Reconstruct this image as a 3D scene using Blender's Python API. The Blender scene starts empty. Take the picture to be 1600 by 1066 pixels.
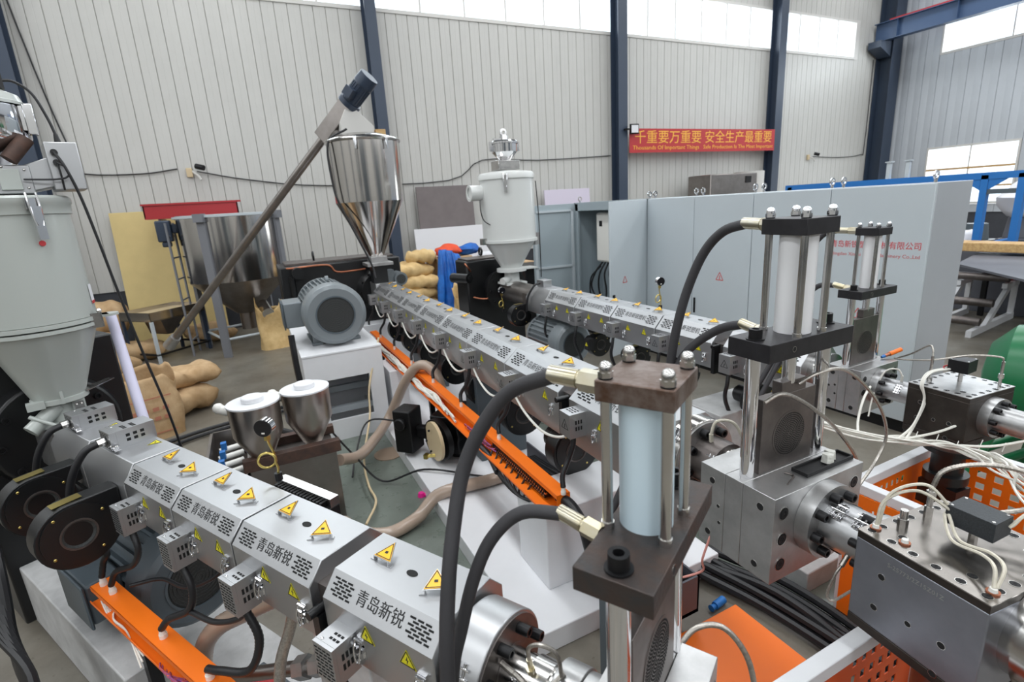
import bpy, math, random
from mathutils import Vector, Matrix
random.seed(7)
D = bpy.data
SC = bpy.context.scene
COL = SC.collection
R = math.radians

# ---------------------------------------------------------------- camera
cam = D.cameras.new('camera')
cam.sensor_width = 36.0
cam.lens = 36.0 * 809.46 / 1600.0
cam.clip_start = 0.02
cam.clip_end = 200
camo = D.objects.new('camera', cam)
COL.objects.link(camo)
_p, _r, _y = R(14.6985), R(-3.5955), R(25.739)
_f = Vector((math.sin(_y)*math.cos(_p), math.cos(_y)*math.cos(_p), -math.sin(_p)))
_ri = Vector((math.cos(_y), -math.sin(_y), 0))
_up = _ri.cross(_f)
_rr = math.cos(_r)*_ri + math.sin(_r)*_up
_uu = -math.sin(_r)*_ri + math.cos(_r)*_up
_m = Matrix((_rr, _uu, -_f)).transposed().to_4x4()
_m.translation = (0, 0, 2.05)
camo.matrix_world = _m
SC.camera = camo
cam.dof.use_dof = True
cam.dof.focus_distance = 1.75
cam.dof.aperture_fstop = 4.5

# ---------------------------------------------------------------- world, lights, exposure
wd = D.worlds.new('sky')
SC.world = wd
wd.use_nodes = True
_bg = wd.node_tree.nodes['Background']
_bg.inputs[0].default_value = (0.93, 0.97, 1.0, 1)
_bg.inputs[1].default_value = 2.6
SC.view_settings.view_transform = 'Standard'
SC.view_settings.look = 'None'
SC.view_settings.gamma = 1.0
SC.view_settings.use_curve_mapping = False
SC.view_settings.exposure = -0.28
try:
    SC.cycles.use_denoising = True
    SC.cycles.max_bounces = 7
    SC.cycles.diffuse_bounces = 4
    SC.cycles.glossy_bounces = 4
    SC.cycles.transparent_max_bounces = 8
    SC.cycles.caustics_reflective = False
    SC.cycles.caustics_refractive = False
    SC.cycles.sample_clamp_indirect = 6
except Exception:
    pass

def area(name, loc, rot, sx, sy, power, col=(1, 1, 1)):
    l = D.lights.new(name, 'AREA')
    l.shape = 'RECTANGLE'; l.size = sx; l.size_y = sy; l.energy = power; l.color = col
    o = D.objects.new(name, l); COL.objects.link(o)
    o.location = loc; o.rotation_euler = rot
    return o

# skylight strips along the roof (they sit in the roof openings)
SKY_X = (-6.0, 0.0, 6.0, 12.0, 17.5)
for _x in SKY_X:
    area('skylight_daylight', (_x, 1.0, 9.12), (0, 0, 0), 1.3, 19.0, 640, (0.96, 0.985, 1.0))
# daylight outside the window bands
area('window_daylight_back', (8.6, 12.6, 6.8), (R(-75), 0, 0), 23.0, 1.4, 900, (0.97, 0.99, 1.0))
area('window_daylight_side', (21.6, 4.0, 6.5), (0, R(75), 0), 1.4, 11.0, 700, (0.95, 0.98, 1.0))
area('window_daylight_low', (21.2, 8.8, 2.3), (0, R(90), 0), 1.6, 2.2, 110, (1.0, 0.98, 0.95))
area('window_daylight_front', (4.0, -10.8, 6.2), (R(80), 0, 0), 20.0, 1.8, 260, (0.97, 0.99, 1.0))
area('window_daylight_far', (-9.9, 0.5, 6.2), (0, R(-80), 0), 1.8, 16.0, 110, (0.97, 0.99, 1.0))

# ---------------------------------------------------------------- materials
def lin(c):
    return tuple(((v/255.0)/12.92 if v/255.0 <= 0.04045 else ((v/255.0+0.055)/1.055)**2.4) for v in c)

def mat(name, rgb, rough=0.5, metal=0.0, var=0.0, scale=6.0, rgb2=None, bump=0.0, bscale=60.0, stretch=None, coat=0.0, spec=None, rvar=0.0):
    m = D.materials.new(name); m.use_nodes = True
    nt = m.node_tree; b = nt.nodes['Principled BSDF']
    c1 = lin(rgb)
    b.inputs['Base Color'].default_value = (*c1, 1)
    b.inputs['Roughness'].default_value = rough
    b.inputs['Metallic'].default_value = metal
    if coat: b.inputs['Coat Weight'].default_value = coat
    if spec is not None: b.inputs['Specular IOR Level'].default_value = spec
    if var or rgb2 or bump or rvar:
        tc = nt.nodes.new('ShaderNodeTexCoord')
        mp = nt.nodes.new('ShaderNodeMapping')
        nt.links.new(tc.outputs['Object'], mp.inputs[0])
        if stretch: mp.inputs['Scale'].default_value = stretch
    if var or rgb2:
        c2 = lin(rgb2) if rgb2 else tuple(max(0, v*(1-var)) for v in c1)
        n = nt.nodes.new('ShaderNodeTexNoise'); n.inputs['Scale'].default_value = scale
        n.inputs['Detail'].default_value = 5; n.inputs['Roughness'].default_value = 0.62
        nt.links.new(mp.outputs[0], n.inputs[0])
        cr = nt.nodes.new('ShaderNodeValToRGB')
        cr.color_ramp.elements[0].position = 0.36; cr.color_ramp.elements[1].position = 0.64
        cr.color_ramp.elements[0].color = (*c1, 1); cr.color_ramp.elements[1].color = (*c2, 1)
        nt.links.new(n.outputs['Fac'], cr.inputs[0])
        nt.links.new(cr.outputs[0], b.inputs['Base Color'])
    if rvar:
        n3 = nt.nodes.new('ShaderNodeTexNoise'); n3.inputs['Scale'].default_value = scale*1.7; n3.inputs['Detail'].default_value = 4
        nt.links.new(mp.outputs[0], n3.inputs[0])
        mr = nt.nodes.new('ShaderNodeMapRange')
        mr.inputs[3].default_value = max(0.02, rough-rvar); mr.inputs[4].default_value = min(1, rough+rvar)
        nt.links.new(n3.outputs['Fac'], mr.inputs[0]); nt.links.new(mr.outputs[0], b.inputs['Roughness'])
    if bump:
        n2 = nt.nodes.new('ShaderNodeTexNoise'); n2.inputs['Scale'].default_value = bscale; n2.inputs['Detail'].default_value = 3
        nt.links.new(mp.outputs[0], n2.inputs[0])
        bp = nt.nodes.new('ShaderNodeBump'); bp.inputs['Strength'].default_value = bump; bp.inputs['Distance'].default_value = 0.02
        nt.links.new(n2.outputs['Fac'], bp.inputs['Height']); nt.links.new(bp.outputs[0], b.inputs['Normal'])
    return m

def emit(name, rgb, s):
    m = D.materials.new(name); m.use_nodes = True; nt = m.node_tree
    b = nt.nodes['Principled BSDF']
    b.inputs['Base Color'].default_value = (*lin(rgb), 1)
    b.inputs['Emission Color'].default_value = (*lin(rgb), 1); b.inputs['Emission Strength'].default_value = s
    return m

def glassmat(name, tint=(0.95, 0.98, 1.0), gl=0.12):
    m = D.materials.new(name); m.use_nodes = True; nt = m.node_tree
    nt.nodes.remove(nt.nodes['Principled BSDF'])
    t = nt.nodes.new('ShaderNodeBsdfTransparent'); t.inputs[0].default_value = (*tint, 1)
    g = nt.nodes.new('ShaderNodeBsdfGlossy'); g.inputs['Roughness'].default_value = 0.08
    x = nt.nodes.new('ShaderNodeMixShader'); x.inputs[0].default_value = gl
    nt.links.new(t.outputs[0], x.inputs[1]); nt.links.new(g.outputs[0], x.inputs[2])
    nt.links.new(x.outputs[0], nt.nodes['Material Output'].inputs[0])
    return m

MT = dict(
    cover=mat('satin_steel_cover', (184, 185, 187), 0.38, 0.92, var=0.05, scale=3, rvar=0.05),
    chrome=mat('chrome', (226, 226, 228), 0.08, 1.0),
    chromesoft=mat('polished_steel', (205, 203, 200), 0.2, 1.0, var=0.12, scale=14, rvar=0.08),
    inox=mat('brushed_stainless', (204, 200, 196), 0.14, 1.0, var=0.08, scale=3, stretch=(1, 1, 0.15), rvar=0.06),
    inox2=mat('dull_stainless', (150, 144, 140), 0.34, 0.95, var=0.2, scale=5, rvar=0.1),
    satin=mat('satin_stainless', (186, 178, 172), 0.3, 1.0, var=0.15, scale=4, stretch=(1, 1, 0.2), rvar=0.06),
    machined=mat('machined_steel', (190, 190, 190), 0.36, 0.9, var=0.22, scale=9, rvar=0.1),
    machdark=mat('dark_steel', (122, 115, 112), 0.42, 0.85, var=0.3, scale=11, rvar=0.1),
    pumpsteel=mat('blued_steel', (146, 149, 158), 0.36, 0.85, var=0.15, scale=7, rvar=0.08),
    pumpdark=mat('sooty_steel', (70, 64, 60), 0.5, 0.75, var=0.35, scale=9),  # sooty pump bodies, and the reflection painted on the top plate sides
    oxide=mat('black_oxide', (54, 53, 56), 0.4, 0.55, var=0.25, scale=20),
    boltblack=mat('black_bolt', (30, 30, 32), 0.42, 0.5),
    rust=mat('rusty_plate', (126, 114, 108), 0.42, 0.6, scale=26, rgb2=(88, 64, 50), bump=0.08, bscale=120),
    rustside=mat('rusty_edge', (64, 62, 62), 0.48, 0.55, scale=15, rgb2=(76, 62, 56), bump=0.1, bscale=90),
    whitecyl=mat('white_painted_cylinder', (232, 232, 234), 0.32),
    bluecyl=mat('pale_blue_cylinder', (205, 224, 234), 0.3),
    orange=mat('orange_paint', (246, 118, 22), 0.42, coat=0.05),
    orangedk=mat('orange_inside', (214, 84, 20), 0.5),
    white=mat('white_paint', (226, 227, 230), 0.4, var=0.05, scale=3),
    whiteold=mat('scuffed_white_paint', (196, 196, 196), 0.5, var=0.25, scale=7),
    whiteplastic=mat('white_plastic', (232, 230, 224), 0.4),
    black=mat('black_paint', (16, 17, 19), 0.35, spec=0.5),
    blackm=mat('matt_black', (20, 20, 22), 0.62),
    rubber=mat('rubber_hose', (50, 49, 52), 0.62, bump=0.06, bscale=140),
    cable=mat('black_cable', (26, 26, 29), 0.42),
    motor=mat('blue_grey_motor', (118, 125, 129), 0.38, coat=0.15),
    motordk=mat('slate_motor', (80, 90, 97), 0.42),
    navy=mat('navy_motor', (44, 56, 74), 0.42),
    grille=mat('motor_grille', (70, 72, 72), 0.6, 0.3, var=0.35, scale=160),
    dryer=mat('pale_grey_enamel', (178, 183, 179), 0.3, coat=0.15),
    dryer2=mat('off_white_enamel', (210, 212, 210), 0.28, coat=0.2),
    cab=mat('cabinet_grey', (190, 198, 203), 0.42, var=0.03, scale=2),
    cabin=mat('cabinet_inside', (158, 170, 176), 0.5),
    sticky=mat('yellow_sticker', (214, 205, 30), 0.45),
    plate=mat('amber_warning_plate', (246, 186, 40), 0.4),
    ink=mat('black_ink', (24, 24, 26), 0.5),
    hole=mat('dark_opening', (12, 12, 13), 0.8),
    redink=mat('red_print', (206, 60, 66), 0.5),
    pinkink=mat('red_pictogram', (200, 92, 92), 0.5),
    faintred=mat('faint_red_print', (186, 122, 98), 0.7),
    dustring=mat('rusty_floor_lid', (146, 126, 108), 0.6, var=0.1, scale=9),
    pumptop=mat('oily_steel_top', (150, 145, 140), 0.22, 0.95, var=0.25, scale=12, rvar=0.08),
    brass=mat('brass', (200, 180, 108), 0.28, 1.0),
    zinc=mat('yellow_zinc', (200, 196, 184), 0.3, 1.0, scale=9, rgb2=(188, 178, 148)),
    copper=mat('copper', (168, 108, 82), 0.38, 0.9),
    kraft=mat('kraft_paper', (196, 166, 128), 0.75, scale=5, rgb2=(170, 138, 98), bump=0.25, bscale=18),
    kraft2=mat('yellow_kraft_paper', (222, 192, 138), 0.75, scale=6, rgb2=(200, 166, 112), bump=0.3, bscale=14),
    tarp=mat('blue_tarp', (26, 108, 196), 0.5, scale=6, rgb2=(14, 80, 160), bump=0.4, bscale=12),
    cloth=mat('orange_cloth', (228, 84, 48), 0.75, var=0.2, scale=8),
    yellowboard=mat('yellow_board', (206, 184, 126), 0.6, var=0.1, scale=2),
    greyboard=mat('grey_brown_board', (118, 110, 110), 0.7, var=0.12, scale=4),
    lilac=mat('lilac_board', (206, 198, 214), 0.6),
    redplastic=mat('red_plastic', (164, 36, 42), 0.45),
    redpaint=mat('red_paint', (178, 40, 44), 0.5),
    blue=mat('blue_paint', (36, 112, 186), 0.4),
    wood=mat('pale_wood', (206, 172, 118), 0.6, scale=4, rgb2=(180, 142, 92), stretch=(1, 8, 8)),
    card=mat('cardboard', (196, 164, 126), 0.75, var=0.06),
    green=mat('green_paint', (18, 104, 62), 0.32),
    colsteel=mat('slate_column', (52, 64, 82), 0.45, var=0.08, scale=2),
    colgrey=mat('column_side', (120, 122, 128), 0.5),
    beam=mat('crane_beam_blue', (58, 80, 112), 0.45),
    trimw=mat('white_trim', (206, 204, 200), 0.5),
    glass=glassmat('window_glass'),
    hoseclear=mat('tan_suction_hose', (172, 152, 136), 0.3, coat=0.3, var=0.08, scale=8),
    braid=mat('braided_steel', (190, 184, 176), 0.35, 0.9, var=0.35, scale=160),
    wirewhite=mat('white_wire', (226, 224, 216), 0.5),
    wirecloth=mat('fibreglass_wire', (214, 208, 192), 0.6, var=0.15, scale=90),
    pinkwire=mat('pink_wire', (214, 150, 140), 0.5),
    purple=mat('purple_wire', (120, 70, 140), 0.5, scale=60, rgb2=(190, 90, 90)),
    beige=mat('beige_disc', (206, 186, 150), 0.5),
    paper=mat('lavender_film', (206, 204, 226), 0.45),
    pink=mat('magenta_plastic', (226, 34, 140), 0.5),
    gaugeface=mat('gauge_black', (18, 18, 24), 0.15),
    greystone=mat('white_stone', (220, 220, 212), 0.7, var=0.12, scale=40, bump=0.3, bscale=80),
    pvc=mat('white_sheet', (222, 222, 226), 0.5),
    plinth=mat('dark_dado', (66, 68, 74), 0.8, var=0.15, scale=2),
    darkgrey=mat('dark_grey_sheet', (88, 90, 98), 0.55),
    brownsteel=mat('rusty_channel', (96, 72, 62), 0.6, 0.3, scale=12, rgb2=(70, 56, 52)),
    crystal=mat('black_crackle_paint', (58, 62, 66), 0.5, 0.2, var=0.35, scale=260, bump=0.15, bscale=300),
)

def wallmat(name, rgb):
    return mat(name, rgb, 0.42, 0.0, var=0.05, scale=1.2, spec=0.4)
MT['wallb'] = wallmat('white_wall_sheet', (194, 193, 189))
MT['wallr'] = wallmat('grey_wall_sheet', (186, 191, 197))
MT['roof'] = wallmat('roof_sheet', (150, 154, 158))

def floormat():
    m = D.materials.new('dusty_concrete'); m.use_nodes = True; nt = m.node_tree
    b = nt.nodes['Principled BSDF']; b.inputs['Roughness'].default_value = 0.42
    tc = nt.nodes.new('ShaderNodeTexCoord')
    def noise(s, d=6, r=0.6):
        n = nt.nodes.new('ShaderNodeTexNoise'); n.inputs['Scale'].default_value = s; n.inputs['Detail'].default_value = d
        n.inputs['Roughness'].default_value = r; nt.links.new(tc.outputs['Object'], n.inputs[0]); return n
    def ramp(n, a, ca, z, cz):
        c = nt.nodes.new('ShaderNodeValToRGB'); e = c.color_ramp.elements
        e[0].position = a; e[0].color = (*lin(ca), 1); e[1].position = z; e[1].color = (*lin(cz), 1)
        nt.links.new(n.outputs['Fac'], c.inputs[0]); return c
    a = ramp(noise(0.45), 0.38, (118, 111, 99), 0.62, (100, 102, 97))
    d = ramp(noise(2.6, 8, 0.7), 0.35, (102, 92, 80), 0.65, (134, 128, 117))
    mx = nt.nodes.new('ShaderNodeMixRGB'); mx.inputs[0].default_value = 0.55
    nt.links.new(a.outputs[0], mx.inputs[1]); nt.links.new(d.outputs[0], mx.inputs[2])
    sp = ramp(noise(26, 3, 0.5), 0.66, (255, 255, 255), 0.74, (178, 168, 150))
    mm = nt.nodes.new('ShaderNodeMixRGB'); mm.blend_type = 'MULTIPLY'; mm.inputs[0].default_value = 0.6
    nt.links.new(mx.outputs[0], mm.inputs[1]); nt.links.new(sp.outputs[0], mm.inputs[2])
    nt.links.new(mm.outputs[0], b.inputs['Base Color'])
    mr = nt.nodes.new('ShaderNodeMapRange'); mr.inputs[3].default_value = 0.28; mr.inputs[4].default_value = 0.6
    nn = noise(1.4); nt.links.new(nn.outputs['Fac'], mr.inputs[0]); nt.links.new(mr.outputs[0], b.inputs['Roughness'])
    return m
MT['floor'] = floormat()
MT['epoxy'] = mat('green_grey_floor_coat', (112, 120, 112), 0.3, var=0.2, scale=7, rvar=0.1)

# ---------------------------------------------------------------- mesh builder
def basis(d):
    d = Vector(d).normalized()
    a = Vector((0, 0, 1)) if abs(d.z) < 0.92 else Vector((1, 0, 0))
    x = a.cross(d).normalized(); y = d.cross(x)
    return x, y, d

def smooth_path(pts, n=8):
    P = [Vector(p) for p in pts]
    if len(P) < 3: return P
    Q = [2*P[0]-P[1]] + P + [2*P[-1]-P[-2]]
    out = []
    for i in range(1, len(Q)-2):
        p0, p1, p2, p3 = Q[i-1:i+3]
        for k in range(n):
            t = k/n
            out.append(0.5*((2*p1)+(-p0+p2)*t+(2*p0-5*p1+4*p2-p3)*t*t+(-p0+3*p1-3*p2+p3)*t*t*t))
    out.append(P[-1])
    return out

class MB:
    def __init__(self):
        self.v = []; self.f = []; self.m = []; self.mats = []
        self.cur = 0; self.pend = []
    def use(self, key):
        if key not in self.mats: self.mats.append(key)
        self.cur = self.mats.index(key); return self
    def add(self, vs, fs):
        o = len(self.v); self.v.extend(tuple(v) for v in vs)
        for f in fs: self.f.append(tuple(i+o for i in f)); self.m.append(self.cur)
        return self
    def box(self, x0, x1, y0, y1, z0, z1, mtx=None):
        vs = [Vector((x, y, z)) for z in (z0, z1) for y in (y0, y1) for x in (x0, x1)]
        if mtx: vs = [mtx @ v for v in vs]
        return self.add(vs, [(0, 2, 3, 1), (4, 5, 7, 6), (0, 1, 5, 4), (2, 6, 7, 3), (0, 4, 6, 2), (1, 3, 7, 5)])
    def cbox(self, c, s, mtx=None):
        return self.box(c[0]-s[0]/2, c[0]+s[0]/2, c[1]-s[1]/2, c[1]+s[1]/2, c[2]-s[2]/2, c[2]+s[2]/2, mtx)
    def patch(self, o, ex, ey, w, h, t=0.001):            # thin slab on a plane, centred at o
        o, ex, ey = Vector(o), Vector(ex).normalized(), Vector(ey).normalized(); nz = ex.cross(ey)
        m = Matrix((ex, ey, nz)).transposed().to_4x4(); m.translation = o
        return self.box(-w/2, w/2, -h/2, h/2, 0, t, m)
    def poly(self, pts, d):                                # closed planar polygon extruded by vector d
        P = [Vector(p) for p in pts]; d = Vector(d); n = len(P)
        nrm = Vector((0, 0, 0))
        for i in range(n): nrm += P[i].cross(P[(i+1) % n])
        if nrm.dot(d) < 0: P = P[::-1]
        fs = [tuple(range(n-1, -1, -1)), tuple(range(n, 2*n))]
        fs += [(i, (i+1) % n, (i+1) % n+n, i+n) for i in range(n)]
        return self.add(P+[p+d for p in P], fs)
    def cyl(self, p0, p1, r0, r1=None, n=20, cap=True):
        r1 = r0 if r1 is None else r1
        p0, p1 = Vector(p0), Vector(p1); x, y, d = basis(p1-p0)
        vs = [];
        for p, r in ((p0, r0), (p1, r1)):
            for k in range(n):
                a = 2*math.pi*k/n; vs.append(p+(x*math.cos(a)+y*math.sin(a))*r)
        fs = [(k, (k+1) % n, (k+1) % n+n, k+n) for k in range(n)]
        if cap: fs += [tuple(range(n-1, -1, -1)), tuple(range(n, 2*n))]
        return self.add(vs, fs)
    def lathe(self, prof, o=(0, 0, 0), d=(0, 0, 1), n=28):  # prof: (radius, height)
        o = Vector(o); x, y, d = basis(d); vs = []; fs = []
        rows = []
        for r, h in prof:
            if r < 1e-5:
                rows.append([len(vs)]); vs.append(o+d*h)
            else:
                rows.append(list(range(len(vs), len(vs)+n)))
                for k in range(n):
                    a = 2*math.pi*k/n; vs.append(o+d*h+(x*math.cos(a)+y*math.sin(a))*r)
        for a, b in zip(rows, rows[1:]):
            if len(a) == 1 and len(b) == 1: continue
            for k in range(n):
                k2 = (k+1) % n
                if len(a) == 1: fs.append((a[0], b[k2], b[k]))
                elif len(b) == 1: fs.append((a[k], a[k2], b[0]))
                else: fs.append((a[k], a[k2], b[k2], b[k]))
        return self.add(vs, fs)
    def ring(self, o, d, ri, ro, h, n=28):
        return self.lathe([(ri, 0), (ro, 0), (ro, h), (ri, h), (ri, 0)], o, d, n)
    def tube(self, pts, r, n=8, sm=8, cap=True, rip=0.0, pitch=0.01):
        P = smooth_path(pts, sm) if sm else [Vector(p) for p in pts]
        if rip:
            Q = [P[0]];
            for a, b in zip(P, P[1:]):
                L = (b-a).length; k = max(1, int(L/pitch))
                for i in range(1, k+1): Q.append(a+(b-a)*i/k)
            P = Q
        x, y, d = basis(P[1]-P[0]); vs = []; fs = []
        for i, p in enumerate(P):
            t = (P[min(i+1, len(P)-1)]-P[max(i-1, 0)]).normalized()
            x = (x-t*x.dot(t)).normalized(); y = t.cross(x)
            rr = r+(rip if (rip and i % 2) else 0)
            for k in range(n):
                a = 2*math.pi*k/n; vs.append(p+(x*math.cos(a)+y*math.sin(a))*rr)
        L = len(P)
        for i in range(L-1):
            for k in range(n): fs.append((i*n+k, i*n+(k+1) % n, (i+1)*n+(k+1) % n, (i+1)*n+k))
        if cap: fs += [tuple(range(n-1, -1, -1)), tuple(range((L-1)*n, L*n))]
        return self.add(vs, fs)
    def ball(self, c, r, n=12, sc=(1, 1, 1)):
        pr = [(r*math.sin(math.pi*k/(n//2)), -r*math.cos(math.pi*k/(n//2))) for k in range(n//2+1)]
        o = len(self.v)
        self.lathe([(max(0, a), b) for a, b in pr], (0, 0, 0), (0, 0, 1), n)
        for i in range(o, len(self.v)):
            v = self.v[i]; self.v[i] = (c[0]+v[0]*sc[0], c[1]+v[1]*sc[1], c[2]+v[2]*sc[2])
        return self
    def hexnut(self, p0, p1, r):
        return self.cyl(p0, p1, r, r, 6)
    def xf(self, m):
        self.v = [tuple(m @ Vector(v)) for v in self.v]; return self
    def mesh(self, name, matkey=None, sharp=38):
        me = D.meshes.new(name)
        me.from_pydata(self.v, [], self.f)
        if matkey: me.materials.append(MT[matkey])
        else:
            for k in self.mats: me.materials.append(MT[k])
            me.polygons.foreach_set('material_index', self.m)
        me.polygons.foreach_set('use_smooth', [True]*len(me.polygons))
        me.update()
        try: me.set_sharp_from_angle(angle=R(sharp))
        except Exception: pass
        return me

_pieces = {}
def piece(m, name, key, make, p, d):
    """a loose-standing small part (bolt, screw): its own object, mesh shared, local z along d"""
    if key not in _pieces: _pieces[key] = make().mesh(name)
    x, y, z = basis(d); mt = Matrix((x, y, z)).transposed().to_4x4(); mt.translation = Vector(p)
    m.pend.append((name, _pieces[key], mt))

def obj(name, mb, matkey=None, parent=None, bevel=0.0, loc=None, sharp=38):
    if isinstance(mb, MB) and not mb.v:
        for nm, pm, mt in mb.pend:
            q = D.objects.new(nm, pm); COL.objects.link(q); q.parent = parent; q.matrix_local = mt
        return None
    me = mb.mesh(name, matkey, sharp) if isinstance(mb, MB) else mb
    o = D.objects.new(name, me); COL.objects.link(o)
    if parent is not None: o.parent = parent
    if loc is not None: o.location = loc
    if isinstance(mb, MB):
        for nm, pm, mt in mb.pend:
            q = D.objects.new(nm, pm); COL.objects.link(q); q.parent = parent; q.matrix_local = mt
    if bevel:
        b = o.modifiers.new('edge', 'BEVEL'); b.width = bevel; b.segments = 2; b.limit_method = 'ANGLE'; b.angle_limit = R(50)
        b.harden_normals = False
    return o

def tag(o, label=None, cat=None, group=None, kind=None):
    if label: o['label'] = label
    if cat: o['category'] = cat
    if group: o['group'] = group
    if kind: o['kind'] = kind
    return o

def thing(name, label, cat, loc=(0, 0, 0), rz=0.0, group=None):
    o = D.objects.new(name, None); COL.objects.link(o)
    o.location = loc; o.rotation_euler = (0, 0, rz); o.empty_display_size = 0.1
    return tag(o, label, cat, group)

def struct(name, mb, matkey, bevel=0.0):
    return tag(obj(name, mb, matkey, None, bevel), kind='structure')

_txt = {}
def textmesh(s, matkey, size=1.0, ext=0.01, align='CENTER'):
    key = (s, matkey, size, ext, align)
    if key in _txt: return _txt[key]
    c = D.curves.new('lettering', 'FONT'); c.body = s; c.size = size; c.extrude = ext
    c.align_x = align; c.align_y = 'CENTER'; c.resolution_u = 2
    o = D.objects.new('lettering', c); COL.objects.link(o)
    dg = bpy.context.evaluated_depsgraph_get()
    me = D.meshes.new_from_object(o.evaluated_get(dg))
    me.name = 'lettering'
    D.objects.remove(o)
    me.materials.clear(); me.materials.append(MT[matkey])
    _txt[key] = me
    return me

def place_text(me, parent, o, ex, ey, sx=1.0, sy=1.0, name='lettering'):
    ex, ey = Vector(ex).normalized(), Vector(ey).normalized(); nz = ex.cross(ey)
    m = Matrix((ex*sx, ey*sy, nz)).transposed().to_4x4(); m.translation = Vector(o)
    t = D.objects.new(name, me); COL.objects.link(t); t.parent = parent
    t.matrix_local = m
    return t

def inst(src, parent, loc=None, name=None):
    c = src.copy(); COL.objects.link(c); c.parent = parent
    if loc is not None: c.location = loc
    return c
# ================================================================ the hall
W = 11.6      # inner face of the back wall (Y)
XR = 20.4     # inner face of the right wall (X)
XL, YF, ZR = -9.0, -10.0, 9.3
fl = struct('floor', MB().box(XL-0.3, XR+0.3, YF-0.3, W+0.3, -0.2, 0.0), 'floor')
obj('floor_coating', MB().box(0.12, 3.6, 2.0, 5.4, 0.0, 0.002).box(2.05, 3.6, 0.2, 2.0, 0.0, 0.002), 'epoxy', fl)
mb = MB()
mb.lathe([(0, 0.0), (0.125, 0.0), (0.125, 0.006), (0.0, 0.006)], (0.78, 4.25, 0.002), (0, 0, 1), 24)
obj('floor_cover', mb, 'dustring', fl)

def ribbed(x0, x1, z0, z1, pitch, depth=0.028):
    """one wall sheet in its own XZ plane, folded ribs, front towards -Y"""
    mb = MB(); prof = []
    k = max(1, round((x1-x0)/pitch)); p = (x1-x0)/k
    for i in range(k):
        a = x0+i*p
        prof += [(a, 0.012), (a+0.004, 0.012), (a+0.010, -depth+0.02), (a+p*0.47, -depth+0.02), (a+p*0.485, -depth+0.022), (a+p*0.515, -depth+0.022), (a+p*0.53, -depth+0.02), (a+p-0.006, -depth+0.02), (a+p, 0.012)]
    pts = [(x, y, z0) for x, y in prof]+[(x, y, z1) for x, y in prof]
    n = len(prof)
    mb.add(pts, [(i, i+1, i+1+n, i+n) for i in range(n-1)])
    b = [(x0, 0.05, z0), (x1, 0.05, z0), (x1, 0.05, z1), (x0, 0.05, z1)]
    mb.add(b, [(0, 3, 2, 1)])
    return mb

# back wall: dado, sheets, window band
wb = struct('wall_back', MB().box(XL, XR, W+0.02, W+0.3, 0, 0.98), 'plinth')
PW = 0.92
BW0, BW1, BZ0, BZ1 = -9.0, 18.6, 6.02, 7.02      # window band
x = XL; sheets = {}
def sheet(parent, key, w, z0, z1, pitch, loc, rz=0.0):
    k = (round(w, 3), z0, z1, pitch, key)
    if k not in sheets: sheets[k] = ribbed(0, w, z0, z1, pitch).mesh('wall_sheet', key, 25)
    o = D.objects.new('wall_sheet', sheets[k]); COL.objects.link(o); o.parent = parent; o.location = loc; o.rotation_euler = (0, 0, rz)
    return o
n = int((XR-XL)/PW+0.999)
for i in range(n):
    x0 = XL+i*PW; w = min(PW, XR-x0)
    if w < 0.05: continue
    sheet(wb, 'wallb', w, 0.96, BZ0 if x0 < BW1-0.1 else ZR, 0.23, (x0, W, 0))
    if x0 < BW1-0.1: sheet(wb, 'wallb', w, BZ1, ZR, 0.23, (x0, W, 0))
# filler between the last window and the corner pillar
obj('window_reveal', MB().box(BW1-0.04, BW1+0.16, W-0.012, W+0.1, BZ0-0.08, BZ1+0.08), 'trimw', wb)

def window_band(name, x0, x1, z0, z1, pitch, place, dy=0.0):
    root = D.objects.new(name, None); COL.objects.link(root); root['kind'] = 'structure'
    root.location, root.rotation_euler = place
    f = MB()
    f.box(x0, x1, -0.03, 0.06, z0-0.07, z0); f.box(x0, x1, -0.03, 0.06, z1, z1+0.06)
    f.box(x0-0.05, x0, -0.03, 0.06, z0-0.07, z1+0.06); f.box(x1, x1+0.05, -0.03, 0.06, z0-0.07, z1+0.06)
    obj('window_frame', f, 'trimw', root)
    k = max(1, round((x1-x0)/pitch)); p = (x1-x0)/k
    mm = MB().box(-0.02, 0.02, -0.02, 0.05, z0, z1).mesh('mullion', 'trimw')
    pm = MB().box(0.018, p-0.018, 0.015, 0.021, z0, z1).mesh('pane', 'glass')
    for i in range(k):
        if i: obj('mullion', mm, None, root, loc=(x0+i*p, 0, 0))
        obj('pane', pm, None, root, loc=(x0+i*p, 0, 0))
    return root
window_band('window_1', -8.9, 2.80, BZ0, BZ1, 0.93, ((0, W, 0), (0, 0, 0)))
window_band('window_2', 2.96, 8.90, BZ0, BZ1, 0.93, ((0, W, 0), (0, 0, 0)))
window_band('window_3', 9.05, 14.62, BZ0, BZ1, 0.93, ((0, W, 0), (0, 0, 0)))
window_band('window_4', 14.92, BW1-0.05, BZ0, BZ1, 0.9, ((0, W, 0), (0, 0, 0)))

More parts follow.
